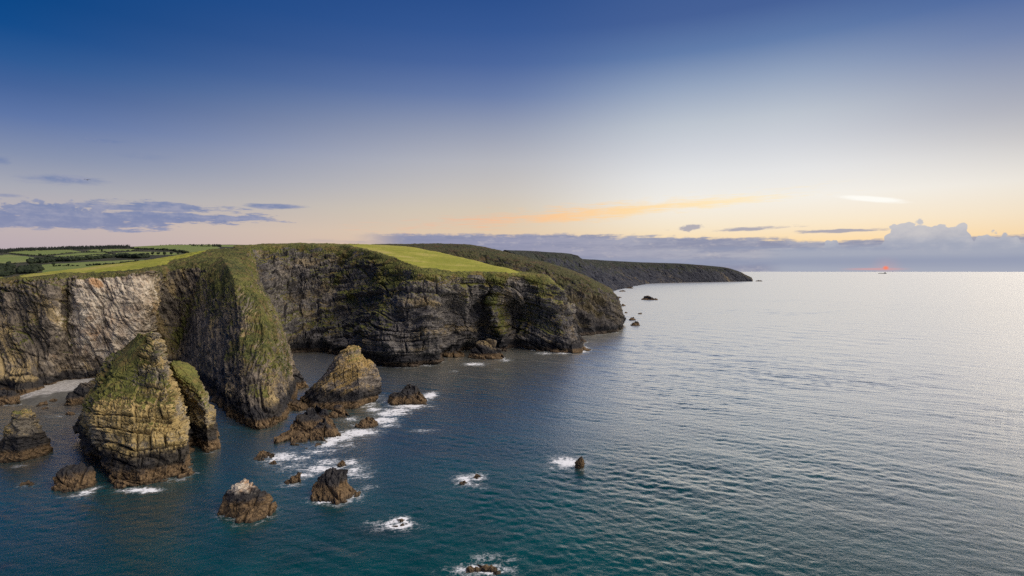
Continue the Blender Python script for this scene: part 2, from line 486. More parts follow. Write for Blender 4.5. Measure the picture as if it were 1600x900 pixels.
M_STACK = rock_mat('stack_rock', 1.0, ((0.085, 0.078, 0.068), (0.22, 0.197, 0.155), (0.37, 0.335, 0.26)), 0.74)
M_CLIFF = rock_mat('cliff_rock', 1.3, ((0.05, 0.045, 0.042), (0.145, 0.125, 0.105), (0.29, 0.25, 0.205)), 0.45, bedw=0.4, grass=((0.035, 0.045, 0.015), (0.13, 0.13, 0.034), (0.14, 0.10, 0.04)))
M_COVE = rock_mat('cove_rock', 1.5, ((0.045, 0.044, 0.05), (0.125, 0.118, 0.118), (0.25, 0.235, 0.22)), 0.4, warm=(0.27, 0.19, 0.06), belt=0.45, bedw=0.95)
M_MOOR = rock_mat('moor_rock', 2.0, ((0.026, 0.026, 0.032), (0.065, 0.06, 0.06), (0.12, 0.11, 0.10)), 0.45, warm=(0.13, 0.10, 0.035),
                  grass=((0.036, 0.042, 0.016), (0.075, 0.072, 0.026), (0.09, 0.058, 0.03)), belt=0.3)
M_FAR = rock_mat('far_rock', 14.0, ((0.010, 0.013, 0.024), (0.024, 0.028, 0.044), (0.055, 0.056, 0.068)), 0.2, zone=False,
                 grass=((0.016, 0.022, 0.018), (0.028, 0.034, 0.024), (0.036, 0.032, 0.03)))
M_TILT = rock_mat('lichened_rock', 1.1, ((0.07, 0.062, 0.06), (0.17, 0.15, 0.135), (0.28, 0.25, 0.21)), 0.62, warm=(0.36, 0.24, 0.07))
M_LOW = rock_mat('shore_rock', 0.7, ((0.05, 0.044, 0.04), (0.14, 0.115, 0.09), (0.27, 0.225, 0.165)), 0.35, patch=11.0)
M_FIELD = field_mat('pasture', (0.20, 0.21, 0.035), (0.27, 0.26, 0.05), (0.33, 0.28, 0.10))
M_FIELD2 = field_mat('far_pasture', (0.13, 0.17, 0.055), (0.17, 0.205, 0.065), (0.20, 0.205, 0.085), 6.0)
M_SCRUB = plain_mat('scrub', (0.022, 0.026, 0.016), (0.055, 0.05, 0.03), 0.03, 0.95, 2.0)
M_LEAF = plain_mat('hedge_leaves', (0.012, 0.02, 0.012), (0.03, 0.04, 0.02), 0.3, 0.9, 0.5)
M_PINE = plain_mat('conifer_needles', (0.010, 0.014, 0.014), (0.022, 0.028, 0.022), 0.2, 0.9, 0.5)
M_BEACH = plain_mat('shingle', (0.22, 0.21, 0.20), (0.42, 0.41, 0.40), 0.9, 0.9, 0.25)
_bn = M_BEACH.node_tree; _g = G(_bn); _b = [n for n in _bn.nodes if n.type == 'BSDF_PRINCIPLED'][0]
_src = _b.inputs['Base Color'].links[0].from_socket
_g.link(_g.mix(_g.attr('wet') * 0.85, _src, (0.05, 0.05, 0.042, 1.0)), _b.inputs['Base Color'])
M_BIRD = plain_mat('feathers', (0.02, 0.02, 0.022), (0.05, 0.05, 0.05), 4.0)
M_HULL = plain_mat('ship_hull', (0.03, 0.035, 0.05), (0.05, 0.055, 0.07), 0.05)
M_WHITE = plain_mat('whitewash', (0.65, 0.64, 0.62), (0.78, 0.77, 0.75), 0.5)
M_SLATE = plain_mat('slate', (0.06, 0.06, 0.07), (0.10, 0.10, 0.11), 0.8)

SHORE = []          # waterline points of everything that stands in the sea


def bedcoord(P, nrm, warp, seed):
    nrm = np.array(nrm, float); nrm /= np.linalg.norm(nrm)
    return (P @ nrm + warp * fbm(P, 28.0, 3, seed)).astype(np.float32)


def land(name, net, res, mat, layers, big=((16, 2.0), (6, 0.9)), bedn=(0.1, 0.1, 1), warp=3.0, seed=1, closed=False, flip=False,
         dents=(), split=None, turf=0.35, nz0=(0.45, 0.8), t=0.6, tc=0.6, bedfun=None, vdir=(0.95, 0.3, 0.0), flute=0.0, fine=0.0, gully=0.0, gsc=34.0):
    Z = refine(net, res, closed, t, tc)
    Gd = Z[..., :3].copy(); R, C = Gd.shape[:2]
    N = gnormals(Gd, closed) * (-1 if flip else 1)
    P = Gd.reshape(-1, 3); n = N.reshape(-1, 3)
    gb = Z[..., 3].ravel(); pale = Z[..., 4].ravel(); P0 = P.copy()
    pxs, pys = proj(P0)
    g0 = np.clip(gb, 0, 1)
    rockw = 1 - sst(g0, 0.55, 0.95)
    for cx, cy, cz, rad, dep in dents:
        d = np.linalg.norm((P - np.array((cx, cy, cz))) * np.array((1, 1, 0.9)), axis=1)
        P = P - n * (dep * (1 - sst(d, rad * 0.35, rad)))[:, None]
    for k, (s, a) in enumerate(big):
        P = P + n * (a * fbm(P0, s, 4, seed + 20 + k, ridged=(k == 1)) * (0.2 + 0.8 * rockw))[:, None]
    if gully:
        PG = np.stack([P0[:, 0] + 0.45 * P0[:, 2], P0[:, 1], 0.3 * P0[:, 2]], 1)
        P = P + n * (gully * (fbm(PG, gsc, 3, seed + 70, gain=0.45, ridged=True) - 0.15) * rockw * sst(P0[:, 2], -4, 6) * sst(0.5 - g0, 0.0, 0.35))[:, None]
    if flute:
        PF = P0 * np.array((1, 1, 0.22))
        fl_ = fbm(PF, 11, 4, seed + 60, ridged=True)
        P = P + n * (flute * (fl_ - 0.2) * rockw)[:, None]
    if fine:
        P = P + n * (fine * fbm(P0, 3.2, 4, seed + 65, gain=0.6, ridged=True) * rockw)[:, None]
    bed = bedcoord(P0, bedn, warp, seed) if bedfun is None else bedfun(P0)
    if layers:
        P = P + n * (strata(P0, bed, layers, seed, vdir) * rockw)[:, None]
    N2 = gnormals(P.reshape(R, C, 3), closed) * (-1 if flip else 1)
    nz = N2[..., 2].ravel()
    gr = g0 + (sst(nz, *nz0) - 0.38) * 0.75 * (0.3 + 0.7 * sst(g0, 0.02, 0.3)) + (0.22 + 0.5 * sst(g0, 0.04, 0.2)) * fbm(P0, 13, 4, seed + 40)
    gr = np.where(g0 > 0.93, 1.0, gr) * sst(P[:, 2] + 5 * fbm(P0, 9, 3, seed + 44), 6, 14) * sst(g0, 0.0, 0.06)
    gr = np.clip(gr, 0, 1)
    tf = turf * fbm(P0, 2.6, 4, seed + 50) * sst(gr, 0.3, 0.6) * np.where(gb > 1.4, 0.25, 1.0)
    tf = tf + turf * 1.3 * fbm(P0, 9.0, 3, seed + 53) * sst(gr, 0.5, 0.8) * np.where(gb > 1.25, 0.0, 1.0)
    P = P + np.array((0, 0, 1.0)) * tf[:, None]
    sm = np.abs(P[:, 2]) < res * 0.7
    SHORE.append(P[sm][:: max(1, int(sm.sum() // 4000) or 1)])
    fc = gfaces(R, C, closed)
    if flip: fc = fc[:, ::-1]
    A = {'bed': bed, 'grass': gr, 'pale': np.clip(pale, 0, 1)}
    made = []
    if split is not None:
        fm = split(pxs, pys, gb, P)[fc].min(axis=1)
        for k, (nm, mt) in enumerate(split.targets, 1):
            q = fm == k
            if q.any(): made.append(mesh_obj(nm, P, fc[q], mt))
        fc = fc[fm == 0]
    o = mesh_obj(name, P, fc, mat, A)
    return o, made


def ring_rock(name, rings, res, mat, layers, cap=None, big=((7, 0.9), (2.6, 0.45)), bedn=(0.05, 0.1, 1), warp=1.5, seed=1,
              turf=0.25, nz0=(0.45, 0.8), t=0.55, tc=0.55, vdir=(0.95, 0.3, 0.0), fine=0.0):
    """closed stack: rings of (x, y, z, grass, pale); cap = top centre point"""
    rings = [list(r) for r in rings]
    C = len(rings[0])
    if cap is not None:
        last = np.array(rings[-1], float); cp = np.array(cap, float)
        rings.append(list(last * 0.45 + cp * 0.55)); rings.append([tuple(cp + (last[i] - cp) * 0.02) for i in range(C)])
    net = np.array(rings, float)
    return land(name, net, res, mat, layers, big, bedn, warp, seed, closed=True, turf=turf, nz0=nz0, t=t, tc=tc, vdir=vdir, fine=fine)[0]


def boulder(name, label, levels, seed, depth=0.7, grass=0.0, pale=0.0, lean=0.38, mat=None, res=None, cat='rock', group=None, K=8,
            rough=1.25, layers=None, bedn=(0.35, 0.2, 1), sub=3.0):
    """rock from its outline: levels (py, xl, xr) from the waterline up"""
    r = random.Random(seed)
    Yb = YW(levels[0][0]); w0 = (levels[0][2] - levels[0][1]) * Yb / F
    ang = [2 * math.pi * (k + r.uniform(-0.28, 0.28)) / K for k in range(K)]
    rad = [r.uniform(0.88, 1.1) for _ in range(K)]
    cs = np.array([(math.cos(a) * q, math.sin(a) * q) for a, q in zip(ang, rad)])
    cs[:, 0] = 2 * (cs[:, 0] - cs[:, 0].min()) / np.ptp(cs[:, 0]) - 1
    rings = []
    n = len(levels)
    for k, (py, xl, xr) in enumerate(levels):
        Y = Yb + lean * w0 * k / max(1, n - 1)
        cx = ((xl + xr) / 2 - 800) * Y / F; hw = (xr - xl) / 2 * Y / F
        hd = depth * 0.5 * (w0 * 0.45 + hw * 2 * 0.55)
        z = CZ - (py - HZ) * Y / F
        if k == 0:
            rings.append([(cx + p[0] * hw * 1.12, Y + p[1] * hd * 1.15, -sub, 0, 0) for p in cs]); z = 0.0
        jig = [(1 + r.uniform(-0.07, 0.07), r.uniform(-0.1, 0.1) * (levels[0][0] - levels[-1][0]) / n * Y / F) for _ in cs]
        f = k / max(1, n - 1)
        rings.append([(cx + p[0] * hw * j[0], Y + p[1] * hd * j[0], z + (j[1] if k else 0), grass * f, pale * f ** 2.5) for p, j in zip(cs, jig)])
    py, xl, xr = levels[-1]
    lastr = np.array(rings[-1]); cap = lastr.mean(0); cap[2] += 0.12 * (xr - xl) * Yb / F * 0.5
    res = res or max(0.14, 0.75 * Yb / F)
    L = layers if layers is not None else ((0.34 * w0, 0.42 * w0, 0.09 * w0 * rough), (0.11 * w0, 0.2 * w0, 0.022 * w0 * rough))
    big = ((w0 * 0.5, w0 * 0.09 * rough), (w0 * 0.2, w0 * 0.05 * rough))
    o = ring_rock(name, rings, res, mat or M_LOW, L, cap, big, bedn, w0 * 0.08, seed, t=0.12, tc=0.08)
    return tag(o, label, cat, group)


def stations(cols, rowg, rowp=None, over={}):
    """cols: list of stations, each a list of (px,py,Y) from foot to inland -> net (R, C, 5)"""
    C = len(cols); R = len(cols[0]); net = np.zeros((R, C, 5))
    for j, st in enumerate(cols):
        for i, p in enumerate(st):
            net[i, j, :3] = Pw(*p[:3])
            net[i, j, 3] = p[3] if len(p) > 3 else rowg[i]
            net[i, j, 4] = p[4] if len(p) > 4 else 0.0
    return net


def foot(net, drop=4.0, out=1.0):
    """add an under-water row in front of the first row"""
    r = net[0].copy(); d = net[0, :, :2] - net[1, :, :2]
    d /= np.maximum(np.linalg.norm(d, axis=1, keepdims=True), 1e-6)
    r[:, :2] += d * out; r[:, 2] = -drop
    n = net.copy(); 
    return np.concatenate([r[None], n], 0)


def inpoly(x, y, poly):
    res = np.zeros(len(x), bool); n = len(poly)
    for i in range(n):
        x1, y1 = poly[i]; x2, y2 = poly[(i + 1) % n]
        cnd = ((y1 > y) != (y2 > y)) & (x < (x2 - x1) * (y - y1) / ((y2 - y1) if y2 != y1 else 1e-9) + x1)
        res ^= cnd
    return res


# ================================================================== LARGE STRUCTURE
# --- cliff on the left with the pale slabs, and the dark hollow beside it (rows: foot .. edge .. field .. ridge .. behind)
GL = [0.0, 0.06, 0.12, 0.35, 0.95, 1.5, 1.5, 1.2]
colsL = [
    [(-620, 610, 274), (-622, 552, 279), (-624, 490, 284), (-626, 448, 288), (-628, 440, 294), (-630, 436, 330), (-632, 435, 400), (-634, 447, 520)],
    [(-420, 604, 283), (-420, 552, 286), (-418, 490, 290), (-416, 446, 294), (-415, 438, 300), (-415, 434, 335), (-415, 433, 405), (-415, 445, 520)],
    [(-270, 616, 266), (-270, 556, 272), (-268, 492, 278), (-266, 447, 283), (-265, 438.5, 289), (-265, 435, 328), (-265, 434, 400), (-265, 445, 520)],
    [(-150, 612, 271), (-150, 555, 276), (-150, 490, 282), (-150, 446, 286), (-150, 438, 292), (-150, 434, 330), (-150, 432, 400), (-150, 445, 520)],
    [(-60, 612, 271), (-60, 555, 276), (-58, 490, 282), (-55, 446, 286), (-55, 438.5, 292), (-55, 436, 330), (-55, 435.5, 400), (-55, 445, 520)],
    [(0, 614, 268), (0, 560, 274, .15), (5, 500, 281, .2), (8, 448, 285), (8, 438.5, 290), (8, 436.5, 320, 1.0), (8, 435.5, 380, 1.0), (8, 445, 500)],
    [(38, 618, 263), (40, 560, 275, .2), (44, 500, 282, .3), (45, 444, 286), (45, 435.5, 290), (45, 433, 325), (45, 429, 380), (45, 445, 500)],
    [(75, 606, 275, 0, .2), (78, 555, 280, .1, .5), (80, 495, 284, .1, .45), (80, 441, 289), (80, 432.5, 296), (80, 429, 335), (80, 424.5, 385), (80, 440, 500)],
    [(102, 596, 284, 0, .2), (103, 555, 288, .3, .4), (105, 495, 294, .5, .3), (105, 441, 297, .5), (105, 431, 301), (105, 426.5, 340), (105, 421.5, 392), (105, 440, 510)],
    [(130, 588, 290, 0, .2), (128, 545, 291, .05, .75), (130, 490, 293, .05, .9), (130, 440, 298, .1, .85), (130, 430, 305), (130, 425, 345), (130, 418.5, 400), (130, 435, 520)],
    [(165, 584, 294, 0, .2), (165, 545, 296, .1, .8), (166, 490, 300, .1, .95), (168, 437, 303, .0, .95), (168, 428.5, 308), (168, 422, 347), (168, 414.5, 405), (168, 435, 530)],
    [(190, 580, 297, 0, .2), (195, 540, 299, .05, .8), (200, 490, 302, .0, .9), (205, 435, 306, .0, .9), (205, 426.5, 311), (205, 420, 350), (205, 410, 410), (205, 430, 540)],
    [(213, 582, 300, 0, .1), (218, 545, 304, .0, .6), (225, 495, 309, .0, .6), (233, 431, 315, .1, .5), (236, 422.5, 320), (243, 414, 360), (250, 403, 420), (250, 425, 560)],
    [(230, 578, 322), (234, 540, 330, .2), (243, 490, 337, .25), (257, 437, 344, .3), (262, 418, 351, 1.0), (268, 410, 375, 1.3), (278, 399, 425), (280, 415, 560)],
    [(262, 580, 326), (266, 540, 337, .5), (274, 490, 346, .4), (284, 436, 353, .15), (287, 413, 360, 1.0), (290, 404, 380, 1.3), (297, 395.5, 428), (297, 410, 560)],
    [(298, 583, 322), (299, 540, 334, .65), (304, 490, 345, .55), (311, 437, 352, .1), (311, 412, 359, 1.0), (312, 401, 380, 1.0), (316, 392.5, 430, 1.5), (315, 405, 560)],
    [(342, 590, 308), (342, 540, 320, .6), (347, 490, 332, .4), (352, 438, 342, .1), (349, 414, 349, 1.0), (345, 402, 374, 1.0), (338, 390, 435, 1.0), (345, 400, 560)],
    [(380, 580, 320), (380, 500, 328, .3), (380, 462, 335, .3), (382, 434, 341, .5), (385, 418, 348, 1.0), (385, 402, 380, 1.0), (388, 386, 455, 1.0), (390, 395, 560)],
]


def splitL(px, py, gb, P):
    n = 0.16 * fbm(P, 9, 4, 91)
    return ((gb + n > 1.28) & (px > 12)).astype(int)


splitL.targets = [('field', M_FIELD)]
netL = foot(stations(colsL, GL))
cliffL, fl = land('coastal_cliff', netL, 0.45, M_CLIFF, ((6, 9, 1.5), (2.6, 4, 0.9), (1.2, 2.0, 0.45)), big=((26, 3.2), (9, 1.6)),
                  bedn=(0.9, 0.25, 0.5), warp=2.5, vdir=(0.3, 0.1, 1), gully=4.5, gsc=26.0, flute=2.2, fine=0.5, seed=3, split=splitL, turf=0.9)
tag(cliffL, 'tall cliff with pale slabs beside a dark grassy hollow', kind='structure')
for o in fl: tag(o, 'bright green pasture running along the edge of the pale cliff', kind='structure')

# --- cove with the broad buttress and its headland
GM = [0.0, 0.08, 0.16, 0.35, 0.98, 1.2, 1.2, 1.1]
colsM = [
    [(385, 566, 360), (390, 500, 375), (395, 450, 395), (385, 405, 420), (370, 388.5, 440), (365, 386, 460), (365, 384, 520), (365, 394, 640)],
    [(450, 556, 386), (440, 510, 402, .3), (425, 460, 425, .25), (415, 412, 448, .3), (410, 386, 465, .9), (410, 383.5, 480), (410, 382.5, 540), (410, 392, 660)],
    [(485, 553, 395), (475, 505, 417, .3), (470, 455, 442, .12), (468, 410, 463, .12), (468, 384, 476, .9), (468, 382, 495), (468, 381.5, 560), (468, 392, 680)],
    [(525, 553, 395), (515, 505, 412, .65), (522, 450, 440, .3), (528, 408, 460, .55), (530, 385.5, 478), (532, 383.5, 495, 1.2), (540, 382, 580, 1.2), (540, 392, 700)],
    [(545, 557, 383), (540, 510, 405, .2), (552, 455, 426, .5), (553, 412, 448, .7), (551, 388, 464), (555, 385.5, 482, 1.5), (572, 382.8, 580, 1.5), (572, 392, 710)],
    [(562, 563, 367), (562, 510, 388, .35), (577, 455, 413, .5), (577, 414, 436, .5), (574, 392.5, 450), (579, 389, 468, 1.5), (604, 384, 575, 1.5), (604, 392, 720)],
    [(590, 572, 345), (588, 535, 350, .1), (595, 485, 370, .45), (610, 435, 400, .6), (612, 406, 418), (617, 400.5, 433, 1.5), (650, 387.5, 560, 1.5), (650, 397, 720)],
    [(635, 573, 342), (632, 525, 346, .1), (630, 480, 354, .22), (645, 440, 374, .45), (655, 420, 389), (660, 415, 403, 1.5), (700, 397.5, 530, 1.5), (700, 406, 700)],
    [(688, 569, 352), (686, 520, 354, .03), (684, 480, 360, .1), (692, 448, 372, .3), (704, 426.5, 389), (711, 421.5, 400, 1.5), (745, 408, 500, 1.5), (745, 416, 650)],
    [(702, 553, 397), (703, 515, 396, .03), (710, 478, 386, .08), (723, 449, 388, .25), (735, 428.5, 393), (742, 423.5, 404, 1.5), (770, 415, 480, 1.5), (770, 423, 620)],
    [(750, 547, 416), (750, 512, 420, .0), (752, 478, 411, .1), (763, 450, 405, .2), (774, 429.5, 403), (780, 425, 412, 1.5), (795, 420.5, 465, 1.5), (795, 427, 580)],
    [(790, 551, 402), (782, 515, 404, .6), (768, 480, 404, .8), (775, 452, 406, .3), (797, 430.5, 411), (804, 427, 419, 1.5), (811, 425, 455, 1.5), (815, 430, 540)],
    [(806, 545, 423), (800, 512, 438, .2), (800, 480, 440, .15), (806, 452, 429, .1), (815, 430.5, 422), (818, 428, 430, 1.1), (824, 426.5, 460, 1.1), (826, 430, 540)],
    [(830, 546, 418), (822, 512, 427, .45), (822, 478, 430, .5), (828, 450, 428, .5), (832, 432, 430), (832, 429, 436), (835, 427.5, 465), (835, 431, 540)],
    [(880, 550, 405), (866, 512, 412, .35), (856, 478, 420, .6), (850, 452, 426, .8), (850, 434, 432), (850, 431, 440), (848, 429.5, 465), (848, 433, 540)],
    [(906, 549, 408), (888, 515, 416, .1), (878, 480, 426, .2), (872, 455, 434, .4), (862, 438, 440), (858, 433.5, 448), (855, 431.5, 470), (855, 436, 540)],
    [(905, 532, 472), (890, 510, 470), (882, 480, 470), (876, 458, 470), (868, 444, 470), (862, 438, 475), (858, 434, 490), (855, 438, 560)],
    [(880, 520, 531), (875, 500, 530), (870, 475, 530), (866, 455, 530), (860, 444, 530), (855, 440, 532), (850, 437, 540), (845, 440, 580)],
]


def splitM(px, py, gb, P):
    n = 0.16 * fbm(P, 9, 4, 92)
    return (gb + n > 1.34).astype(int)


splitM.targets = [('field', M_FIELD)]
netM = foot(stations(colsM, GM))


def bedM(P):       # the beds arch over the buttress
    ax = Pw(640, 560, 350)
    r = np.sqrt(((P[:, 0] - ax[0]) * 0.55) ** 2 + (P[:, 2] + 60) ** 2)
    return (r + 2.5 * fbm(P, 30, 3, 12)).astype(np.float32)


dM = [Pw(468, 548, 395) + (13, 14), Pw(500, 548, 400) + (9, 8), Pw(712, 550, 392) + (9, 12), Pw(735, 545, 405) + (10, 9), Pw(800, 545, 412) + (8, 12), Pw(620, 505, 352) + (9, 4)]
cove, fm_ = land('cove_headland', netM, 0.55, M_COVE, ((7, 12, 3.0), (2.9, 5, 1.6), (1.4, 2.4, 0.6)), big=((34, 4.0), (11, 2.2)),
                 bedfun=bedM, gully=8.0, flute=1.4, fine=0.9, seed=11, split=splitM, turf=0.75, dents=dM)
tag(cove, 'dark curved cove wall and layered grey headland under a bright field', kind='structure')
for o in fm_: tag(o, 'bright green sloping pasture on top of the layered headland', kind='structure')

# --- rocky spur running down to the water from the cliff
rowsA = [
    [(400, 671, 206.5), (403, 669, 206.8), (406, 664, 207.5), (412, 668, 207.5), (418, 670, 207.5), (424, 668, 209)],
    [(375, 660, 216), (383, 640, 214), (394, 638, 213), (420, 640, 214), (435, 650, 216), (446, 652, 223.7)],
    [(350, 645, 231), (366, 624, 227), (386, 610, 222, .25), (420, 605, 224, .3), (440, 618, 230, .1), (455, 635, 241.7)],
    [(332, 622, 257.6), (346, 598, 250), (381, 570, 235, .2), (418, 565, 240, .55), (443, 585, 250, .25), (462, 607, 278.7)],
    [(312, 605, 282), (336, 570, 268), (379, 535, 250, .2), (412, 525, 256, .62), (438, 545, 270, .4), (466, 590, 307, .2)],
    [(296, 595, 298), (326, 545, 285, .0), (381, 500, 266, .2), (408, 490, 274, .62), (435, 510, 295, .5), (455, 572, 344)],
    [(285, 590, 307), (316, 520, 305, .04), (372, 465, 285, .5), (400, 462, 295, .72), (425, 480, 320, .4), (450, 562, 369)],
    [(278, 585, 316), (313, 490, 322, .2), (366, 436, 305, .8), (388, 436, 315, .72), (406, 450, 345, .4), (440, 557, 383)],
    [(275, 580, 327), (311, 450, 338, .3), (352, 412, 335, 1.), (378, 415, 345, .85), (398, 426, 375, .5), (430, 557, 383)],
    [(272, 575, 338), (312, 420, 358, .8), (346, 400, 375, 1.), (372, 399, 390, 1.), (398, 405, 410, .7), (430, 550, 404)],
]
R_, C_ = len(rowsA), 6
na = np.zeros((R_, C_, 5))
for i, rw in enumerate(rowsA):
    for j, p in enumerate(rw):
        na[i, j, :3] = Pw(*p[:3]); na[i, j, 3] = p[3] if len(p) > 3 else 0.03
lft = na[:, :1].copy(); lft[..., 2] = -4; lft[..., 0] -= 1.0
rgt = na[:, -1:].copy(); rgt[..., 2] = -4; rgt[..., 0] += 1.0
na[:, 0, 2] = 0; na[:, -1, 2] = 0
na = np.concatenate([lft, na, rgt], 1)
tip = na[:1].copy(); tip[..., 2] = -4; tip[..., 1] -= 1.5
na = np.concatenate([tip, na], 0)
bA = np.array((0.62, -0.15, 0.75)); bA /= np.linalg.norm(bA)
spur, _ = land('rock_spur', na, 0.32, M_CLIFF, ((4, 12, 1.1), (1.7, 5, 0.7), (0.8, 2.0, 0.35)), big=((18, 1.2), (7, 0.9)),
               bedn=tuple(bA), warp=2.0, flute=0.35, fine=0.6, seed=23, turf=0.8, t=0.4, tc=0.12, nz0=(0.25, 0.7), dents=[Pw(428, 552, 258) + (3.2, 2.5), Pw(335, 618, 258) + (7, 4)])
tag(spur, 'steep rock ridge with a grassy lit flank running down into the water', kind='structure')

# --- brown moorland headland behind
GB = [0.0, 0.15, 0.3, 0.75, 1.0, 1.0, 1.0]
colsB = [
    [(640, 527, 495), (640, 480, 510), (620, 430, 540), (600, 400, 620), (560, 384, 760), (560, 383, 900), (560, 392, 1200)],
    [(760, 527, 495), (760, 480, 505), (745, 430, 530), (720, 398, 610), (690, 382.5, 720), (690, 381.5, 800), (690, 392, 1200)],
    [(810, 527, 495), (805, 480, 505), (795, 440, 525), (775, 405, 600), (740, 385, 690), (740, 384, 760), (740, 394, 1100)],
    [(860, 527, 495), (852, 478, 510), (842, 447, 530), (825, 415, 590), (786, 393.5, 660), (786, 393, 720), (786, 404, 1000)],
    [(897, 527, 495), (893, 485, 512), (884, 455, 532), (868, 428, 580), (835, 406.5, 640), (835, 406, 700), (835, 415, 950)],
    [(925, 524, 510), (922, 485, 520), (914, 460, 536), (898, 437, 572), (880, 419, 620), (880, 419, 680), (880, 428, 900)],
    [(948, 521, 526), (946, 485, 532), (940, 463, 542), (928, 446, 570), (912, 431, 608), (912, 431, 660), (912, 440, 860)],
    [(962, 518, 542), (962, 485, 548), (956, 467, 556), (948, 455, 575), (938, 443, 600), (938, 443, 650), (938, 452, 820)],
    [(967, 514, 567), (966, 485, 572), (963, 468, 578), (958, 459, 590), (951, 450, 610), (951, 450, 650), (951, 458, 800)],
    [(965, 500, 671), (964, 482, 672), (962, 468, 674), (960, 461, 676), (956, 455, 680), (956, 455, 700), (956, 460, 800)],
    [(940, 480, 911), (940, 470, 911), (938, 463, 911), (936, 459, 911), (934, 456, 911), (934, 456, 920), (934, 460, 940)],
]
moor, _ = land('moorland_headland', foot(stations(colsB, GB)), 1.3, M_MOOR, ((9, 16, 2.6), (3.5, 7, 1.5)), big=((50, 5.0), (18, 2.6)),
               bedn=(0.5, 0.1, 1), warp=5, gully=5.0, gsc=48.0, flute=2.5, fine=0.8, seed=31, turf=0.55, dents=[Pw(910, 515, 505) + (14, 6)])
tag(moor, 'brown moorland headland with dark cliffs behind the layered headland', kind='structure')

# --- far headland
GC = [0.0, 0.1, 0.2, 0.7, 1.0, 1.0, 1.0]
fb = [(905, 467, 393.5), (935, 459, 400), (962, 453, 407), (984, 449, 409.2), (1010, 443.6, 410.3), (1040, 442.2, 411.4), (1075, 441.4, 412.6),
      (1110, 440.8, 415.5), (1140, 440.3, 419.5), (1158, 440, 425.5), (1170, 439.8, 431), (1174.5, 439.7, 434)]
tops = [(790, 391), (845, 393.6), (893, 397.2), (908, 404.5), (960, 408), (1010, 410.3), (1060, 412), (1105, 415), (1138, 419), (1157, 425.5), (1168, 431), (1172, 433.5)]
colsC = []
for (bx_, by_, _), (tx, ty) in zip(fb, tops):
    Y0 = YW(by_); Y1 = Y0 * 1.04 + 40
    l = lambda f: (bx_ + (tx - bx_) * f, by_ + (ty - by_) * f, Y0 + (Y1 - Y0) * f * 0.7)
    colsC.append([(bx_, by_, Y0), l(0.35), l(0.68), l(0.93), (tx, ty, Y1), (tx - 3, ty + 0.2, Y1 + 150), (tx - 10, ty + 6, Y1 + 900)])
pe = colsC[-1][0]
colsC.append([(1174, 437.5, 3700), (1174, 437, 3710), (1173.5, 436.5, 3720), (1173, 436, 3730), (1172, 435.5, 3740), (1170, 435.5, 3800), (1165, 437, 4300)])
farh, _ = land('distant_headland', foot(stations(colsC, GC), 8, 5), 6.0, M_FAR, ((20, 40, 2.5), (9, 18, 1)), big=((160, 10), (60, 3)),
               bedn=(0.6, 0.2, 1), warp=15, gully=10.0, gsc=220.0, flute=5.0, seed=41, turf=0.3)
tag(farh, 'long dark headland far off ending in a low point', kind='structure')

# --- inland country on the left with fields
rowY = [470, 640, 820, 1000, 1250, 1600, 2000, 2500, 3100, 4200]
pyA = {-640: (440, 437, 431, 423, 415, 407, 400, 396, 392, 398), -200: (440, 437, 430, 421, 412, 404, 398, 394, 390, 396), 0: (440, 437, 430, 421, 412, 404, 398, 394, 390, 396), 60: (440, 433, 426, 418, 410, 403, 397, 392.5, 389, 395),
       130: (436, 427, 420, 413, 407, 401, 395.5, 390.5, 387, 393), 200: (432, 420, 412, 407.5, 403, 398.5, 393.5, 389.5, 385.5, 391),
       270: (425, 412, 406, 402, 398.5, 395, 390.5, 386.5, 382.6, 388), 340: (420, 405, 399, 395.5, 392.5, 389.5, 386.5, 384, 382.2, 387),
       420: (415, 400, 396, 393, 390.5, 388.5, 386.5, 384.8, 383, 387), 560: (412, 398, 395, 392, 390, 388, 386.5, 385, 383.8, 387)}
pxs_ = sorted(pyA)
netD = np.zeros((len(rowY), len(pxs_), 5))
for j, px in enumerate(pxs_):
    for i, Y in enumerate(rowY):
        netD[i, j, :3] = Pw(px, pyA[px][i], Y); netD[i, j, 3] = 1.0
POLY = [
    [(10, 394.6), (37, 390.8), (112, 390.2), (130, 393.5), (90, 397.3), (60, 399), (30, 396.6)],
    [(-240, 401), (0, 398.9), (9, 397), (41, 400.4), (74, 404.5), (50, 408.7), (0, 412.5), (-240, 413)],
    [(78, 400.9), (92, 398.2), (125, 395), (166, 394.6), (172, 396.4), (140, 398.4), (106, 400.9)],
    [(106, 401.6), (140, 399), (175, 397), (195, 398.9), (175, 401), (125, 405.3), (112, 404.9)],
    [(16, 421), (54, 414.4), (120, 410.5), (200, 405.8), (226, 406), (226, 411), (112, 421.5), (65, 427.5), (62, 421.9)],
    [(132, 393), (142, 390), (180, 389), (211, 389), (211, 391.8), (180, 392.6), (150, 394)],
    [(180, 397.6), (180, 395), (211, 393), (267, 393.9), (287, 396.4), (270, 398.5), (217, 398.4)],
    [(203, 387.6), (210, 385.2), (267, 382.6), (336, 382.5), (345, 387.5), (311, 394), (292, 394.6), (265, 390.3), (221, 387.8)],
    [(342, 385.6), (342, 382.6), (380, 383), (380, 386)],
]
FLAB = ['green field just under the skyline forest', 'pale green field beyond the scrub at the picture edge', 'narrow green strip field between two hedges',
        'green field above the long scrub belt', 'broad green field just beyond the cliff pasture', 'small green field below the right end of the forest',
        'green field in front of the row of valley trees', 'smooth green hill field right of the forest', 'small far green field at the end of the skyline']


def splitD(px, py, gb, P):
    m = np.zeros(len(px), int)
    for k, pl in enumerate(POLY, 1): m[inpoly(px, py, pl)] = k
    return m


splitD.targets = [('field', M_FIELD2) for _ in POLY]
ZD = refine(netD, 9.0, False, 0.6, 0.6, 60)


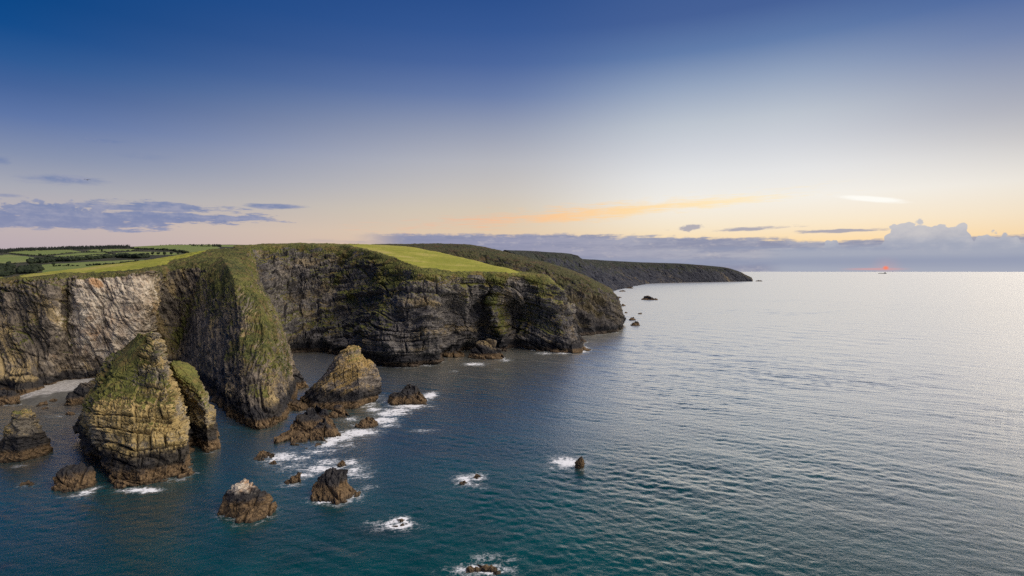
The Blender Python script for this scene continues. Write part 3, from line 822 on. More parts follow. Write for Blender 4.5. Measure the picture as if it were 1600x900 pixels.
def landD():
    Gd = ZD[..., :3]; R, C = Gd.shape[:2]; P = Gd.reshape(-1, 3).copy()
    px, py = proj(P)
    P[:, 2] += 1.2 * fbm(P, 90, 3, 55)
    fc = gfaces(R, C); fm = splitD(px, py, None, P)[fc]
    fm = np.where((fm == fm[:, :1]).all(1), fm[:, 0], 0)
    for k in range(1, len(POLY) + 1):
        q = fm == k
        if q.any(): tag(mesh_obj('field', P, fc[q], M_FIELD2), FLAB[k - 1], kind='structure')
    tag(mesh_obj('inland_hills', P, fc[fm == 0], M_SCRUB), 'rolling scrubby country behind the cliffs', kind='structure')
    return P, px, py


PD, pxD, pyD = landD()


def onland(px, py):       # point of the inland country seen at a pixel
    d = (pxD - px) ** 2 * 0.25 + (pyD - py) ** 2 * 4
    i = int(np.argmin(d)); Y = float(PD[i, 1])
    return ((px - 800) * Y / F, Y, float(PD[i, 2]))


# ================================================================== VEGETATION INLAND
_t = (1 + 5 ** 0.5) / 2
ICO_V = np.array([(-1, _t, 0), (1, _t, 0), (-1, -_t, 0), (1, -_t, 0), (0, -1, _t), (0, 1, _t), (0, -1, -_t), (0, 1, -_t), (_t, 0, -1), (_t, 0, 1), (-_t, 0, -1), (-_t, 0, 1)]) / 1.902
ICO_F = np.array([(0, 11, 5), (0, 5, 1), (0, 1, 7), (0, 7, 10), (0, 10, 11), (1, 5, 9), (5, 11, 4), (11, 10, 2), (10, 7, 6), (7, 1, 8), (3, 9, 4), (3, 4, 2), (3, 2, 6), (3, 6, 8), (3, 8, 9), (4, 9, 5), (2, 4, 11), (6, 2, 10), (8, 6, 7), (9, 8, 1)])


def clumps(name, centres, mat, seed):
    """leafy mass from many small rough clumps: centres (x, y, z, radius, height)"""
    r = np.random.default_rng(seed); V = []; Fc = []
    for x, y, z, rad, h in centres:
        for k in range(7):
            a = r.uniform(0, 6.28); q = rad * r.uniform(0, 0.75); zz = z + h * r.uniform(0.25, 0.8)
            s = rad * r.uniform(0.3, 0.55)
            v = ICO_V * np.array((s, s, min(s, h * 0.4) * r.uniform(0.8, 1.2))) * r.uniform(0.72, 1.25, (12, 1)) + np.array((x + q * math.cos(a), y + q * math.sin(a), zz))
            Fc.append(ICO_F + 12 * len(V)); V.append(v)
        v = ICO_V * np.array((rad * 0.8, rad * 0.8, h * 0.5)) * r.uniform(0.8, 1.1, (12, 1)) + np.array((x, y, z + h * 0.38))
        Fc.append(ICO_F + 12 * len(V)); V.append(v)
    return mesh_obj(name, np.concatenate(V), np.concatenate(Fc), mat, smooth=False)


def hedge(label, pts, h, seed, gap=0.12, name='hedge', cat='hedge', wid=1.0, group='hedges between the far fields'):
    r = random.Random(seed); cs = []
    for (x0, y0), (x1, y1) in zip(pts, pts[1:]):
        n = max(2, int(math.hypot(x1 - x0, (y1 - y0) * 2) / 1.1))
        for k in range(n):
            if r.random() < gap: continue
            f = (k + r.random() * 0.6) / n
            X, Y, Z = onland(x0 + (x1 - x0) * f, y0 + (y1 - y0) * f)
            q = h * r.uniform(0.55, 1.2); w = max(q * 0.7, 0.9 * Y / F) * wid
            cs.append((X, Y + r.uniform(-1, 1) * w, Z - 0.3, w, q))
    return tag(clumps(name, cs, M_LEAF, seed), label, cat, group)


hedge('dark hedge slanting down from the forest edge to the valley', [(8, 395.2), (36, 398.4), (62, 400.2), (90, 402.6), (112, 405.5)], 4.5, 1)
hedge('dark scrub belt across the valley below the strip fields', [(50, 409), (80, 408), (112, 408), (150, 404.6), (181, 401.4), (200, 400.5)], 8, 2, wid=1.6)
hedge('broken hedge with bushes crossing the field under the forest', [(62, 399), (85, 398), (104, 395.4), (120, 395)], 3.5, 3, 0.45)
hedge('short thick hedge under the middle of the forest', [(128, 394.2), (152, 394)], 4, 4)
hedge('hedge running down right from the lone round tree', [(157, 392.6), (168, 395), (180, 397.2), (195, 398.6)], 4, 5)
hedge('dark hedge line along the foot of the smooth hill field', [(205, 388.4), (225, 389.6), (265, 391.6), (280, 394), (294, 396)], 7, 6, 0.05)
hedge('long straight hedge below the right end of the forest', [(176, 392.8), (200, 392), (225, 391.5)], 4, 7)
hedge('dark scrub patch around the white cottage', [(182, 402), (200, 403), (215, 403.5), (226, 403)], 9, 9, 0.05, wid=1.6)
hedge('low hedge with gaps across the broad green field', [(84, 416.3), (104, 415.6), (124, 415.4)], 2.6, 10, 0.4)
hedge('hedge close behind the cliff pasture ridge', [(136, 415), (160, 413.5), (180, 412.5), (205, 409.5), (215, 408.5)], 3.2, 11, 0.3)
hedge('hedge on the skyline at the right end of the hills', [(300, 384.4), (345, 385.6)], 6, 12, 0.1)
hedge('thin hedge between the two strip fields', [(96, 401.2), (130, 399.4), (172, 396.8)], 2.5, 13, 0.2)
hedge('line of low bushes along the hill skyline', [(250, 382.9), (290, 382.4), (345, 382.2)], 3.5, 14, 0.55)
wood = [(X, 0, 0, 0, 0) for X in ()]
r = random.Random(5)
for lab, pl, n, h, sd in (('dark copse in the hollow below the broad field', [(28, 424), (40, 419.5), (58, 418), (68, 419), (62, 424), (50, 428), (30, 428)], 90, 7, 21),
                          ('scrub wood filling the valley at the left picture edge', [(-60, 415), (0, 413.5), (24, 411.5), (30, 416), (18, 420), (24, 428), (10, 433), (-60, 434)], 260, 6, 22),
                          ('dark thicket at the left end of the scrub belt', [(44, 409), (60, 406), (78, 406), (84, 409), (64, 412), (48, 412)], 70, 8, 23)):
    cs = []
    while len(cs) < n:
        px, py = r.uniform(-60, 90), r.uniform(400, 436)
        if inpoly(np.array([px]), np.array([py]), pl)[0]:
            X, Y, Z = onland(px, py); q = h * r.uniform(0.5, 1.2); cs.append((X, Y, Z - 0.4, q * 0.75, q))
    tag(clumps('copse', cs, M_LEAF, sd), lab, 'copse', 'copses in the valley', 'stuff')
# skyline forest: one far mass of conifers
fr = np.random.default_rng(9); V = []; Fc = []; nv = 0
for k in range(3800):
    px = fr.uniform(-260, 203); t_ = (px + 90) / 293.0
    pt = np.interp(px, [-260, 0, 40, 100, 150, 203], [394.6, 393.6, 391.6, 389.6, 388.2, 387]); py = pt + fr.uniform(-1.6, 1.2)
    if px < 12 and fr.random() < 0.3: py += fr.uniform(0, 2.5)
    X, Y, Z = onland(px, py); h = fr.uniform(9, 16); w = h * fr.uniform(0.16, 0.26)
    tiers = []
    for q in range(3):
        b = [(X + w * (1 - q * 0.27) * math.cos(a + q), Y + w * (1 - q * 0.27) * math.sin(a + q), Z + h * (0.12 + q * 0.27)) for a in np.arange(5) * 1.2566]
        tp = (X, Y, Z + h * (0.55 + q * 0.23))
        V += b + [tp]
        for a in range(5): Fc.append((nv + a, nv + (a + 1) % 5, nv + 5))
        nv += 6
tag(mesh_obj('conifer_forest', np.array(V), np.array(Fc), M_PINE, smooth=False), 'dark conifer forest along the left skyline', 'forest', None, 'stuff')


def tree(label, px, py, h, seed):
    X, Y, Z = onland(px, py); r = np.random.default_rng(seed)
    e = bpy.data.objects.new('tree', None); COL.objects.link(e); e.location = (X, Y, Z)
    tag(e, label, 'tree', 'single trees among the far fields')
    cs = [(r.normal() * h * 0.2, r.normal() * h * 0.2, h * r.uniform(0.25, 0.6), h * 0.24, h * 0.4) for _ in range(9)]
    cr = clumps('crown', cs, M_LEAF, seed); cr.parent = e
    a = np.arange(6) * math.pi / 3
    V = [(0.05 * h * math.cos(q), 0.05 * h * math.sin(q), -0.5) for q in a] + [(0.03 * h * math.cos(q), 0.03 * h * math.sin(q), h * 0.55) for q in a]
    tk = mesh_obj('trunk', V, [(i, (i + 1) % 6, 6 + (i + 1) % 6, 6 + i) for i in range(6)], M_SCRUB); tk.parent = e


tree('round dark tree at the top of the slanting hedge', 159, 392.8, 11, 1)
tree('lone tree at the near corner of the broad green field', 84, 416.5, 8, 2)
tree('small tree on the hedge under the forest at the left', 62, 399.4, 8, 3)
tree('bush-like tree standing in the broad green field', 107, 416.2, 5, 4)
tree('tree at the right end of the scrub belt', 196, 401, 12, 5)
tree('rounded tree on the skyline between hill and cove', 341, 384.5, 9, 6)
for k, (px, py, h, lb) in enumerate(((231, 399.2, 8, 'leftmost tree of the row behind the cottage'), (239, 398.9, 10, 'second tree from the left in the row behind the cottage'), (247, 399, 8, 'middle tree of the row behind the cottage'),
                                     (257, 399.6, 11, 'tallest tree of the row behind the cottage'), (268, 399.4, 9, 'tree at the right end of the row behind the cottage'))): tree(lb, px, py, h, 30 + k)
tree('tree right of the row of valley trees', 279, 398, 6, 7)

# cottage
cx, cy, cz = onland(223, 400.6)
cot = bpy.data.objects.new('cottage', None); COL.objects.link(cot); cot.location = (cx, cy, cz); cot.rotation_euler = (0, 0, 0.3)
tag(cot, 'tiny white cottage among the scrub in the valley', 'cottage')
hv = [(-4, -2.5, -1), (4, -2.5, -1), (4, 2.5, -1), (-4, 2.5, -1), (-4, -2.5, 2.6), (4, -2.5, 2.6), (4, 2.5, 2.6), (-4, 2.5, 2.6)]
mesh_obj('wall', hv, [(0, 1, 5, 4), (1, 2, 6, 5), (2, 3, 7, 6), (3, 0, 4, 7)], M_WHITE, None, cot, False)
rv = [(-4.3, -2.9, 2.5), (4.3, -2.9, 2.5), (4.3, 2.9, 2.5), (-4.3, 2.9, 2.5), (-4.3, 0, 4.6), (4.3, 0, 4.6)]
mesh_obj('roof', rv, [(0, 1, 5, 4), (2, 3, 4, 5), (1, 2, 5, 5), (3, 0, 4, 4)][:2], M_SLATE, None, cot, False)

# bushes on the brow of the cove
for k, (px, dd) in enumerate(((498, 0), (512, 1), (548, 2), (590, 3), (668, 4))):
    Y = (520, 530, 560, 640, 760)[k]; py = (382.2, 382.0, 382.6, 383.6, 382.2)[k]
    x_, y_, z_ = Pw(px, py, Y)
    rr = random.Random(k)
    cs = [(x_ + rr.uniform(-3, 3), y_ + rr.uniform(-2, 2), z_ - 1.6, rr.uniform(1.0, 1.8), rr.uniform(1.6, 3.0)) for _ in range(6)]
    tag(clumps('gorse_bush', cs, M_LEAF, 60 + k), ('dark bush on the cove skyline at its highest point', 'dark bush just right of the highest skyline bush',
        'low bush where the upper corner of the headland pasture begins', 'low bush on the far edge of the headland pasture',
        'dark bush on the summit of the moorland headland')[k], 'bush', 'bushes on the skyline')

# ================================================================== SHORE
bch = np.zeros((5, 6, 5))
for j, px in enumerate((-40, 10, 50, 90, 125, 160)):
    dy = (2, 0, 0, -3, -8, -12)[j]; zs = (-1.2, 0.3, 1.8, 3.6, 6.5)
    for i, (py, z) in enumerate(zip((650 + dy, 630 + dy, 610 + dy, 590 + dy, 574 + dy), zs)):
        z = z - (0.9 if j < 2 else 0); bch[i, j, :3] = Pw(px, py, YW(py, z)); bch[i, j, 2] = z
Zb = refine(bch, 0.5); Pb = Zb[..., :3].reshape(-1, 3).copy()
Pb[:, 2] += 0.5 * fbm(Pb, 9, 3, 71) + 0.25 * fbm(Pb, 2.2, 3, 72)
SHORE.append(Pb[np.abs(Pb[:, 2]) < 0.15][::6])
tag(mesh_obj('beach', Pb, gfaces(*Zb.shape[:2]), M_BEACH, {'wet': 1 - sst(Pb[:, 2] + 1.2 * fbm(Pb, 6, 3, 73), 0.6, 1.5)}), 'small pale shingle beach at the foot of the cliff', kind='structure')

# ================================================================== SEA STACKS AND ROCKS
def Q(px, py, Y, gq=0.0, pq=0.0): return Pw(px, py, Y) + (gq, pq)


b0 = [(-112.5, 152), (-103, 151), (-94.8, 160), (-106.5, 180), (-122, 205), (-145, 222), (-161, 213), (-146, 194.5), (-126.5, 171.5)]
r0 = [(x + (x + 126) * .06, y + (y - 182) * .06, -4, 0, 0) for x, y in b0]
r1 = [(x, y, 0, 0, 0) for x, y in b0]
r2 = [Q(153, 695, 164), Q(208, 712, 157), Q(288, 700, 164), (-109, 184, 9, 0, 0), (-125, 207, 9, 0, 0), (-145, 220, 9, 0, 0), (-162, 212, 8, 0, 0), Q(117, 668, 194), Q(128, 695, 178)]
r3 = [Q(145, 640, 170, .1), Q(207, 645, 167, .25), Q(262, 636, 170, .2), (-114, 185, 18, .1, 0), (-128, 205, 18, .1, 0), (-146, 216, 17, .1, 0), (-160, 209, 15, .1, 0), Q(128, 642, 195, .15), Q(131, 650, 181, .1)]
r4 = [Q(152, 624, 174, .7), Q(207, 622, 174, .7), Q(261, 615, 175, .4), (-116, 187, 22, .1, 0), (-130, 204, 22, .1, 0), (-146, 213, 21, .2, 0), Q(147, 600, 207, .3), Q(136, 622, 197, .15), Q(140, 634, 184, .3)]
r5 = [Q(172, 596, 183, .8), Q(208, 590, 183, .8), Q(254, 578, 184, .25), Q(251, 556, 190, .1), (-131, 203, 31, .2, 0), (-145, 209, 27, .3, 0), Q(167, 570, 206, .3), Q(157, 588, 199, .25), Q(160, 602, 189, .4)]
r6 = [Q(188, 566, 190, .9), Q(212, 558, 190, .85), Q(240, 543, 190, .4), Q(250, 530, 195, .05), (-132.5, 200, 36.0, .2, 0), Q(200, 546, 205, .8), Q(168, 557, 205, .6), Q(166, 562, 201, .6), Q(172, 573, 194, .8)]
r7 = [Q(205, 545, 195, .95), Q(218, 540, 194, .9), Q(236, 530, 194, .4), Q(247, 521, 196, .0), Q(238, 518, 199, .2), Q(216, 523, 202, .9), Q(206, 535, 203, .9), Q(200, 546, 201, .9), Q(199, 549, 198, .9)]
st = ring_rock('sea_stack', [r0, r1, r2, r3, r4, r5, r6, r7], 0.18, M_STACK, ((3.1, 3.6, 1.7), (1.3, 1.6, 0.7), (0.6, 0.9, 0.3)), cap=Q(224, 525, 198, .8),
               big=((9, 1.2), (3.5, 0.8)), bedn=(0.04, -0.12, 1), warp=0.5, seed=61, turf=0.5, nz0=(0.3, 0.7), t=0.25, tc=0.15, vdir=(0.9, 0.42, 0), fine=0.25)
tag(st, 'big yellow banded sea stack with a grassy crown and pointed top', 'sea stack', 'sea stacks near the spur')
q0 = [(-109, 186), (-100.5, 180), (-98.6, 184), (-108, 200), (-122, 214), (-128, 204)]
s0 = [(x, y, -4, 0, 0) for x, y in q0]; s1 = [(x, y, 0, 0, 0) for x, y in q0]
s2 = [(-112, 191, 14, 0, 0), (-105, 186, 14, .2, 0), (-107, 191, 14, .3, 0), (-114, 203, 14, .1, 0), (-127, 214, 14, 0, 0), (-130, 204, 14, 0, 0)]
s3 = [(-119.5, 195, 22, .6, 0), (-116, 196, 21.5, .95, 0), (-117.5, 203, 22, .95, 0), (-121, 208, 22, .6, 0), (-130, 213, 22, .2, 0), (-130.5, 204, 22, .3, 0)]
s4 = [(-124, 199, 25, .95, 0), (-121.5, 200, 25, 1, 0), (-121.5, 204, 25, 1, 0), (-124, 208, 25, .8, 0), (-128, 209, 25.5, .5, 0), (-128, 204, 26, .7, 0)]
st = ring_rock('sea_stack', [s0, s1, s2, s3, s4], 0.22, M_STACK, ((2.4, 3.4, 0.9), (1.0, 1.5, 0.5), (0.5, 0.8, 0.25)), cap=(-125, 204.5, 26.2, .95, 0),
               big=((9, 0.8), (3.5, 0.5)), bedn=(0.5, 0.2, 1), warp=1.0, seed=63, nz0=(0.2, 0.6), t=0.5, tc=0.35)
tag(st, 'smaller stack with a sloping grass cap right behind the big banded stack', 'sea stack', 'sea stacks near the spur')

boulder('sea_stack', 'pointed spire rock standing alone at the left picture edge', [(712, -2, 70), (700, 1, 66), (690, 6, 57), (672, 13, 52), (660, 17, 47), (650, 24, 42), (643, 30, 39)], 101,
        0.8, lean=0.15, grass=0.5, mat=M_STACK, cat='sea stack', group='sea stacks near the spur', layers=((1.6, 2.4, 0.4), (0.7, 1.2, 0.22)))
boulder('sea_rock', 'low brown rock beside the foot of the big banded stack', [(760, 85, 145), (748, 86, 140), (738, 92, 134), (731, 100, 124)], 102, 0.75)
boulder('sea_rock', 'barely showing dark rock left of the low brown rock', [(759, 30, 52), (755, 34, 47)], 103, 0.7)
boulder('sea_rock', 'cracked brown rock with a white stained peak', [(800, 343, 431), (791, 345, 429), (781, 351, 420), (771, 357, 403), (762, 364, 391), (755, 370, 381)], 114, 0.7, pale=1.0, K=8,
        layers=((3.2, 4.5, 0.7), (1.1, 2.2, 0.18)), bedn=(-0.7, 0.3, 1))
boulder('sea_rock', 'blocky brown rock in foam right of the white stained rock', [(776, 485, 557), (768, 486, 548), (758, 490, 543), (748, 496, 543), (738, 508, 543)], 105, 0.75, K=8,
        layers=((2.6, 3.2, 0.9), (1.0, 1.6, 0.2)), bedn=(0.6, -0.2, 1))
boulder('sea_rock', 'small green topped rock just behind the blocky brown rock', [(728, 525, 542), (724, 528, 540), (721, 531, 537)], 106, 0.8)
boulder('sea_rock', 'small low brown rock left of the blocky rock', [(754, 443, 473), (747, 450, 473), (741, 461, 471)], 107, 0.7)
boulder('sea_rock', 'low orange brown reef rock at the near end of the reef', [(716, 397, 432), (712, 401, 426), (708, 404, 415)], 108, 0.6)
boulder('sea_rock', 'tiny orange brown rock beside the near end of the reef', [(725, 421, 434), (721, 424, 431)], 109, 0.7)
boulder('sea_rock', 'dark topped rounded reef rock nearest the spur tip', [(693, 428, 509), (687, 430, 507), (680, 436, 497), (673, 447, 482)], 110, 0.7, lean=0.55, rough=1.2)
boulder('sea_rock', 'dark hump of the reef below the big tilted rock', [(672, 452, 523), (664, 455, 521), (653, 466, 515), (643, 480, 506)], 111, 0.7, lean=0.65, rough=1.2)
boulder('sea_rock', 'brown lump joining the reef to the big tilted rock', [(650, 512, 550), (643, 517, 546), (636, 524, 538)], 112, 0.7)
boulder('sea_rock', 'brown sloping slab on the seaward side of the reef', [(684, 474, 530), (677, 482, 526), (668, 492, 514), (660, 502, 508)], 132, 0.6, lean=0.5, rough=1.4)
boulder('sea_rock', 'tiny rock in the foam right of the reef lump', [(637, 550, 564), (633, 553, 561)], 113, 0.7)
boulder('sea_stack', 'big tilted triangular rock with orange lichen right of the spur', [(630, 468, 587), (615, 475, 590), (600, 486, 590), (585, 499, 587), (572, 510, 582), (560, 521, 569), (551, 531, 562), (544, 538, 558)], 115,
        0.75, grass=0.15, mat=M_TILT, K=6, lean=0.2, rough=0.55, cat='sea stack', group='sea stacks near the spur', layers=((2.4, 4, 0.6), (1.0, 1.8, 0.32)), bedn=(-0.55, 0.2, 1))
boulder('sea_rock', 'dark broken rock standing alone in front of the cove', [(629, 604, 671), (621, 609, 667), (613, 618, 658), (605, 630, 650)], 116, 0.7, rough=1.3)
boulder('sea_rock', 'low rough brown rock in foam between reef and lone rock', [(667, 552, 592), (661, 559, 589), (655, 568, 583)], 117, 0.7, rough=1.2)
boulder('sea_rock', 'small upright rock in a ring of foam in open water', [(731, 896, 915), (726, 897, 913), (719, 902, 912), (713, 906, 911)], 118, 0.7, lean=0.1)
boulder('sea_rock', 'tiny wave-washed rock under the breaking foam', [(756, 718, 730), (753, 721, 727)], 119, 0.7)
boulder('sea_rock', 'tiny dark rock right of the breaking foam', [(747, 738, 753), (743, 741, 750)], 120, 0.7)
boulder('sea_rock', 'low reddish rock awash in front of the open water', [(819, 608, 636), (817, 615, 630)], 121, 0.6)
boulder('sea_rock', 'foam covered rock cut by the bottom picture edge', [(898, 724, 780), (893, 735, 770)], 122, 0.6)
boulder('sea_rock', 'rounded ledge rock at the foot of the layered headland', [(559, 732, 793), (552, 735, 787), (544, 740, 778), (537, 748, 769)], 123, 0.7, rough=1.3)
boulder('sea_rock', 'dark low rock apron at the tip of the layered headland', [(548, 840, 912), (542, 848, 906), (535, 860, 894), (529, 868, 884)], 124, 0.6, rough=1.4)
boulder('sea_rock', 'low brown boulder at the cave mouth of the layered headland', [(557, 692, 728), (552, 697, 722), (548, 702, 714)], 125, 0.5, rough=1.5)
boulder('sea_rock', 'dark weedy rock between beach and big banded stack', [(630, 106, 150), (618, 112, 150), (605, 122, 150), (596, 132, 150)], 126, 0.9)
boulder('sea_rock', 'grey slab boulder leaning on the cliff above the beach', [(596, 118, 156), (580, 120, 158), (565, 124, 158), (553, 130, 152)], 127, 0.8, mat=M_CLIFF)
boulder('sea_rock', 'brown rock at the right foot of the grassy spur', [(640, 446, 482), (633, 450, 476), (627, 455, 470)], 128, 0.6)
boulder('sea_rock', 'dark knoll with green cap at the back of the spur foot', [(606, 448, 480), (596, 450, 476), (584, 452, 468), (576, 454, 462)], 129, 0.8, grass=0.8, mat=M_CLIFF)
boulder('sea_rock', 'dark low boulder at the cliff foot by the left picture edge', [(632, -20, 36), (622, -20, 30), (612, -20, 22)], 130, 0.5, rough=1.4)
boulder('sea_rock', 'small wet stone on the near edge of the beach', [(634, 58, 78), (629, 62, 74)], 131, 0.6)
for k, (px, py, w) in enumerate(((30, 620, 14), (46, 615, 10), (84, 628, 16), (97, 622, 10), (72, 640, 12), (108, 648, 14), (64, 612, 9))):
    boulder('beach_stone', ('weedy stone at the left end of the beach', 'small weedy stone on the left half of the beach', 'broad flat stone at the water edge of the beach', 'small stone on the right half of the beach',
            'awash stone just off the beach', 'awash stone beside the big banded stack off the beach', 'small stone on the pale top of the beach')[k], [(py, px - w / 2, px + w / 2), (py - w * 0.22, px - w * 0.3, px + w * 0.32)], 160 + k, 0.7, group='stones around the beach', sub=2)
for k, (lab, lv) in enumerate((
        ('flat dark islet farthest out beside the moorland headland', [(468.5, 1001, 1025), (466.5, 1003, 1019), (463.8, 1007, 1014)]),
        ('small dark rock between islet and moorland headland', [(478, 970, 978), (475.5, 972, 976)]),
        ('upper of the two close dark rocks off the moorland headland', [(500, 983, 994), (496, 985, 991)]),
        ('lower of the two close dark rocks off the moorland headland', [(508.5, 986, 1000), (505, 988, 998), (502, 991, 996)]),
        ('tiny rock nearest the tip of the moorland headland', [(489, 965, 970), (487.6, 966, 969)]),
        ('tiny rock in the row off the moorland headland, middle', [(489, 976, 981), (487.6, 977, 980)]),
        ('tiny rock in the row off the moorland headland, outermost', [(490.5, 997, 1003), (489, 998, 1002)]),
        ('low skerry touching the moorland headland silhouette', [(465.5, 962, 972), (463.8, 965, 969)]),
        ('low skerry at the near foot of the distant headland', [(455.5, 968, 979), (454, 971, 976)]),
        ('low skerry along the foot of the distant headland', [(450.6, 978, 990), (448.6, 982, 987)]),
        ('tiny rock off the point of the distant headland', [(439.6, 1180, 1190), (438.4, 1183, 1187)]))):
    boulder('skerry', lab, lv, 140 + k, 0.6, mat=M_LOW, group='rocks off the far headlands', K=8, rough=1.3, sub=6)

# ================================================================== SEA
def sea():
    th = np.concatenate([np.linspace(-180, -62, 24)[:-1], np.linspace(-62, -48, 40)[:-1], np.linspace(-48, 48, 720)[:-1], np.linspace(48, 62, 40)[:-1], np.linspace(62, 180, 24)])
    th = np.radians(th[:-1])
    rr = [4.0]
    while rr[-1] < 90: rr.append(rr[-1] * 1.12)
    while rr[-1] < 520: rr.append(rr[-1] * 1.0030)
    while rr[-1] < 1300: rr.append(rr[-1] * 1.0045)
    while rr[-1] < 2600: rr.append(rr[-1] * 1.010)
    while rr[-1] < 90000: rr.append(rr[-1] * 1.05)
    rr = np.array(rr)
    Rg, Tg = np.meshgrid(rr, th, indexing='ij')
    x = (Rg * np.sin(Tg)).ravel(); y = (Rg * np.cos(Tg)).ravel(); rad = Rg.ravel()
    dr = np.gradient(rr)
    sp = np.repeat(np.maximum(dr, rr * (th[len(th) // 2] - th[len(th) // 2 - 1])), len(th))
    n = len(x); z = np.zeros(n); lost = np.zeros(n)
    r = np.random.default_rng(4)
    # sheltered water inside the reef is calmer
    exp_ = 0.6 + 0.4 * sst(x - (-70) + (y - 200) * 0.05, -20, 70)
    mod = np.clip(0.95 + 0.8 * fbm(np.stack([x * 0.6, y, 0 * x], 1).astype(np.float32), 40.0, 3, 80) + 0.9 * fbm(np.stack([x * 0.5, y, 0 * x], 1).astype(np.float32), 160.0, 2, 81), 0.2, 1.9)
    for k in range(84):
        L = 1.1 * (34 / 1.1) ** (k / 83.0) * r.uniform(0.9, 1.1)
        slope = 0.0245 * (0.25 + 1.0 * math.exp(-((math.log(L / 2.8)) / 0.75) ** 2)) if L < 12 else 0.006
        a = slope * L / (2 * math.pi) * 1.35
        d = math.radians(203 + r.normal() * (24 if L > 4 else 42))
        kx, ky = math.sin(d) * 2 * math.pi / L, math.cos(d) * 2 * math.pi / L
        att = sst(L / sp, 2.2, 4.5)
        q = att > 0
        ph = r.uniform(0, 6.28)
        arg = x[q] * kx + y[q] * ky + ph
        s = np.sin(arg); s = s + 0.18 * np.cos(2 * arg)
        z[q] += a * s * att[q]
        lost += (1 - att ** 2) * 0.5 * (slope * 1.35) ** 2
    z *= exp_ * mod * 0.9
    fade = sst(rad, 30, 80); z *= fade
    P = np.stack([x, y, z], 1)
    # foam: thin rim around everything in the water, plus the breaking patches
    foam = np.zeros(n); shal = np.zeros(n)
    near = (rad > 90) & (rad < 900) & (np.abs(np.arctan2(x, y)) < 0.85)
    idx = np.nonzero(near)[0]
    pts = np.concatenate([p for p in SHORE if len(p)])
    pts = pts[(pts[:, 1] < 900)]
    if len(pts) > 30000: pts = pts[np.random.default_rng(1).choice(len(pts), 30000, False)]
    # coarse distance by grid brushing
    h = 1.0; x0, y0 = pts[:, 0].min() - 20, pts[:, 1].min() - 20
    W, H = int((pts[:, 0].max() - x0 + 20) / h) + 1, int((pts[:, 1].max() - y0 + 20) / h) + 1
    D = np.full((W, H), 99.0)
    ix, iy = ((pts[:, 0] - x0) / h).astype(int), ((pts[:, 1] - y0) / h).astype(int)
    D[ix, iy] = 0
    for _ in range(14):
        for sx, sy, w in ((1, 0, 1), (-1, 0, 1), (0, 1, 1), (0, -1, 1), (1, 1, 1.41), (-1, 1, 1.41), (1, -1, 1.41), (-1, -1, 1.41)):
            D = np.minimum(D, np.roll(np.roll(D, sx, 0), sy, 1) + w * h)
    gx = (x[idx] - x0) / h - 0.5; gy = (y[idx] - y0) / h - 0.5
    ok = (gx > 1) & (gy > 1) & (gx < W - 2) & (gy < H - 2)
    i0, j0 = gx[ok].astype(int), gy[ok].astype(int); fx, fy = gx[ok] - i0, gy[ok] - j0
    d = D[i0, j0] * (1 - fx) * (1 - fy) + D[i0 + 1, j0] * fx * (1 - fy) + D[i0, j0 + 1] * (1 - fx) * fy + D[i0 + 1, j0 + 1] * fx * fy
    ii = idx[ok]
    nz = fbm(np.stack([x[ii], y[ii], 0 * ii], 1).astype(np.float32), 16.0, 3, 83)
    foam[ii] = np.maximum(foam[ii], (0.55 + 0.6 * nz) * np.exp(-(d / 2.0) ** 2) * (0.45 + 0.55 * sst(x[ii] + 70, -30, 60)) * 1.0)
    shal[ii] = np.exp(-(d / 6.0) ** 2)
    for px, py, lx, ly, s in FOAM:
        Y = YW(py); X = (px - 800) * Y / F; ax = 1.25 * lx * Y / F; ay = 1.3 * ly * Y * Y / (CZ * F)
        e = ((x - X) / ax) ** 2 + ((y - Y) / ay) ** 2
        foam = np.maximum(foam, min(0.95, s * 1.12) * np.exp(-e * 0.95))
    weed = np.zeros(n)
    for px, py, lx, ly, s in WEED:
        Y = YW(py); X = (px - 800) * Y / F; ax = lx * Y / F; ay = ly * Y * Y / (CZ * F)
        weed = np.maximum(weed, s * np.exp(-(((x - X) / ax) ** 2 + ((y - Y) / ay) ** 2)))
    rough = np.sqrt(np.sqrt(0.02 ** 2 + 2 * lost * 0.16))
    fc = gfaces(len(rr), len(th), True)[:, ::-1]
    o = mesh_obj('sea', P, fc, M_SEA, {'foam': foam, 'weed': weed, 'rgh': np.clip(rough, 0.1, 0.5), 'shal': shal})
    return tag(o, 'open sea, dark teal by the rocks and silvery toward the sunset', kind='structure')


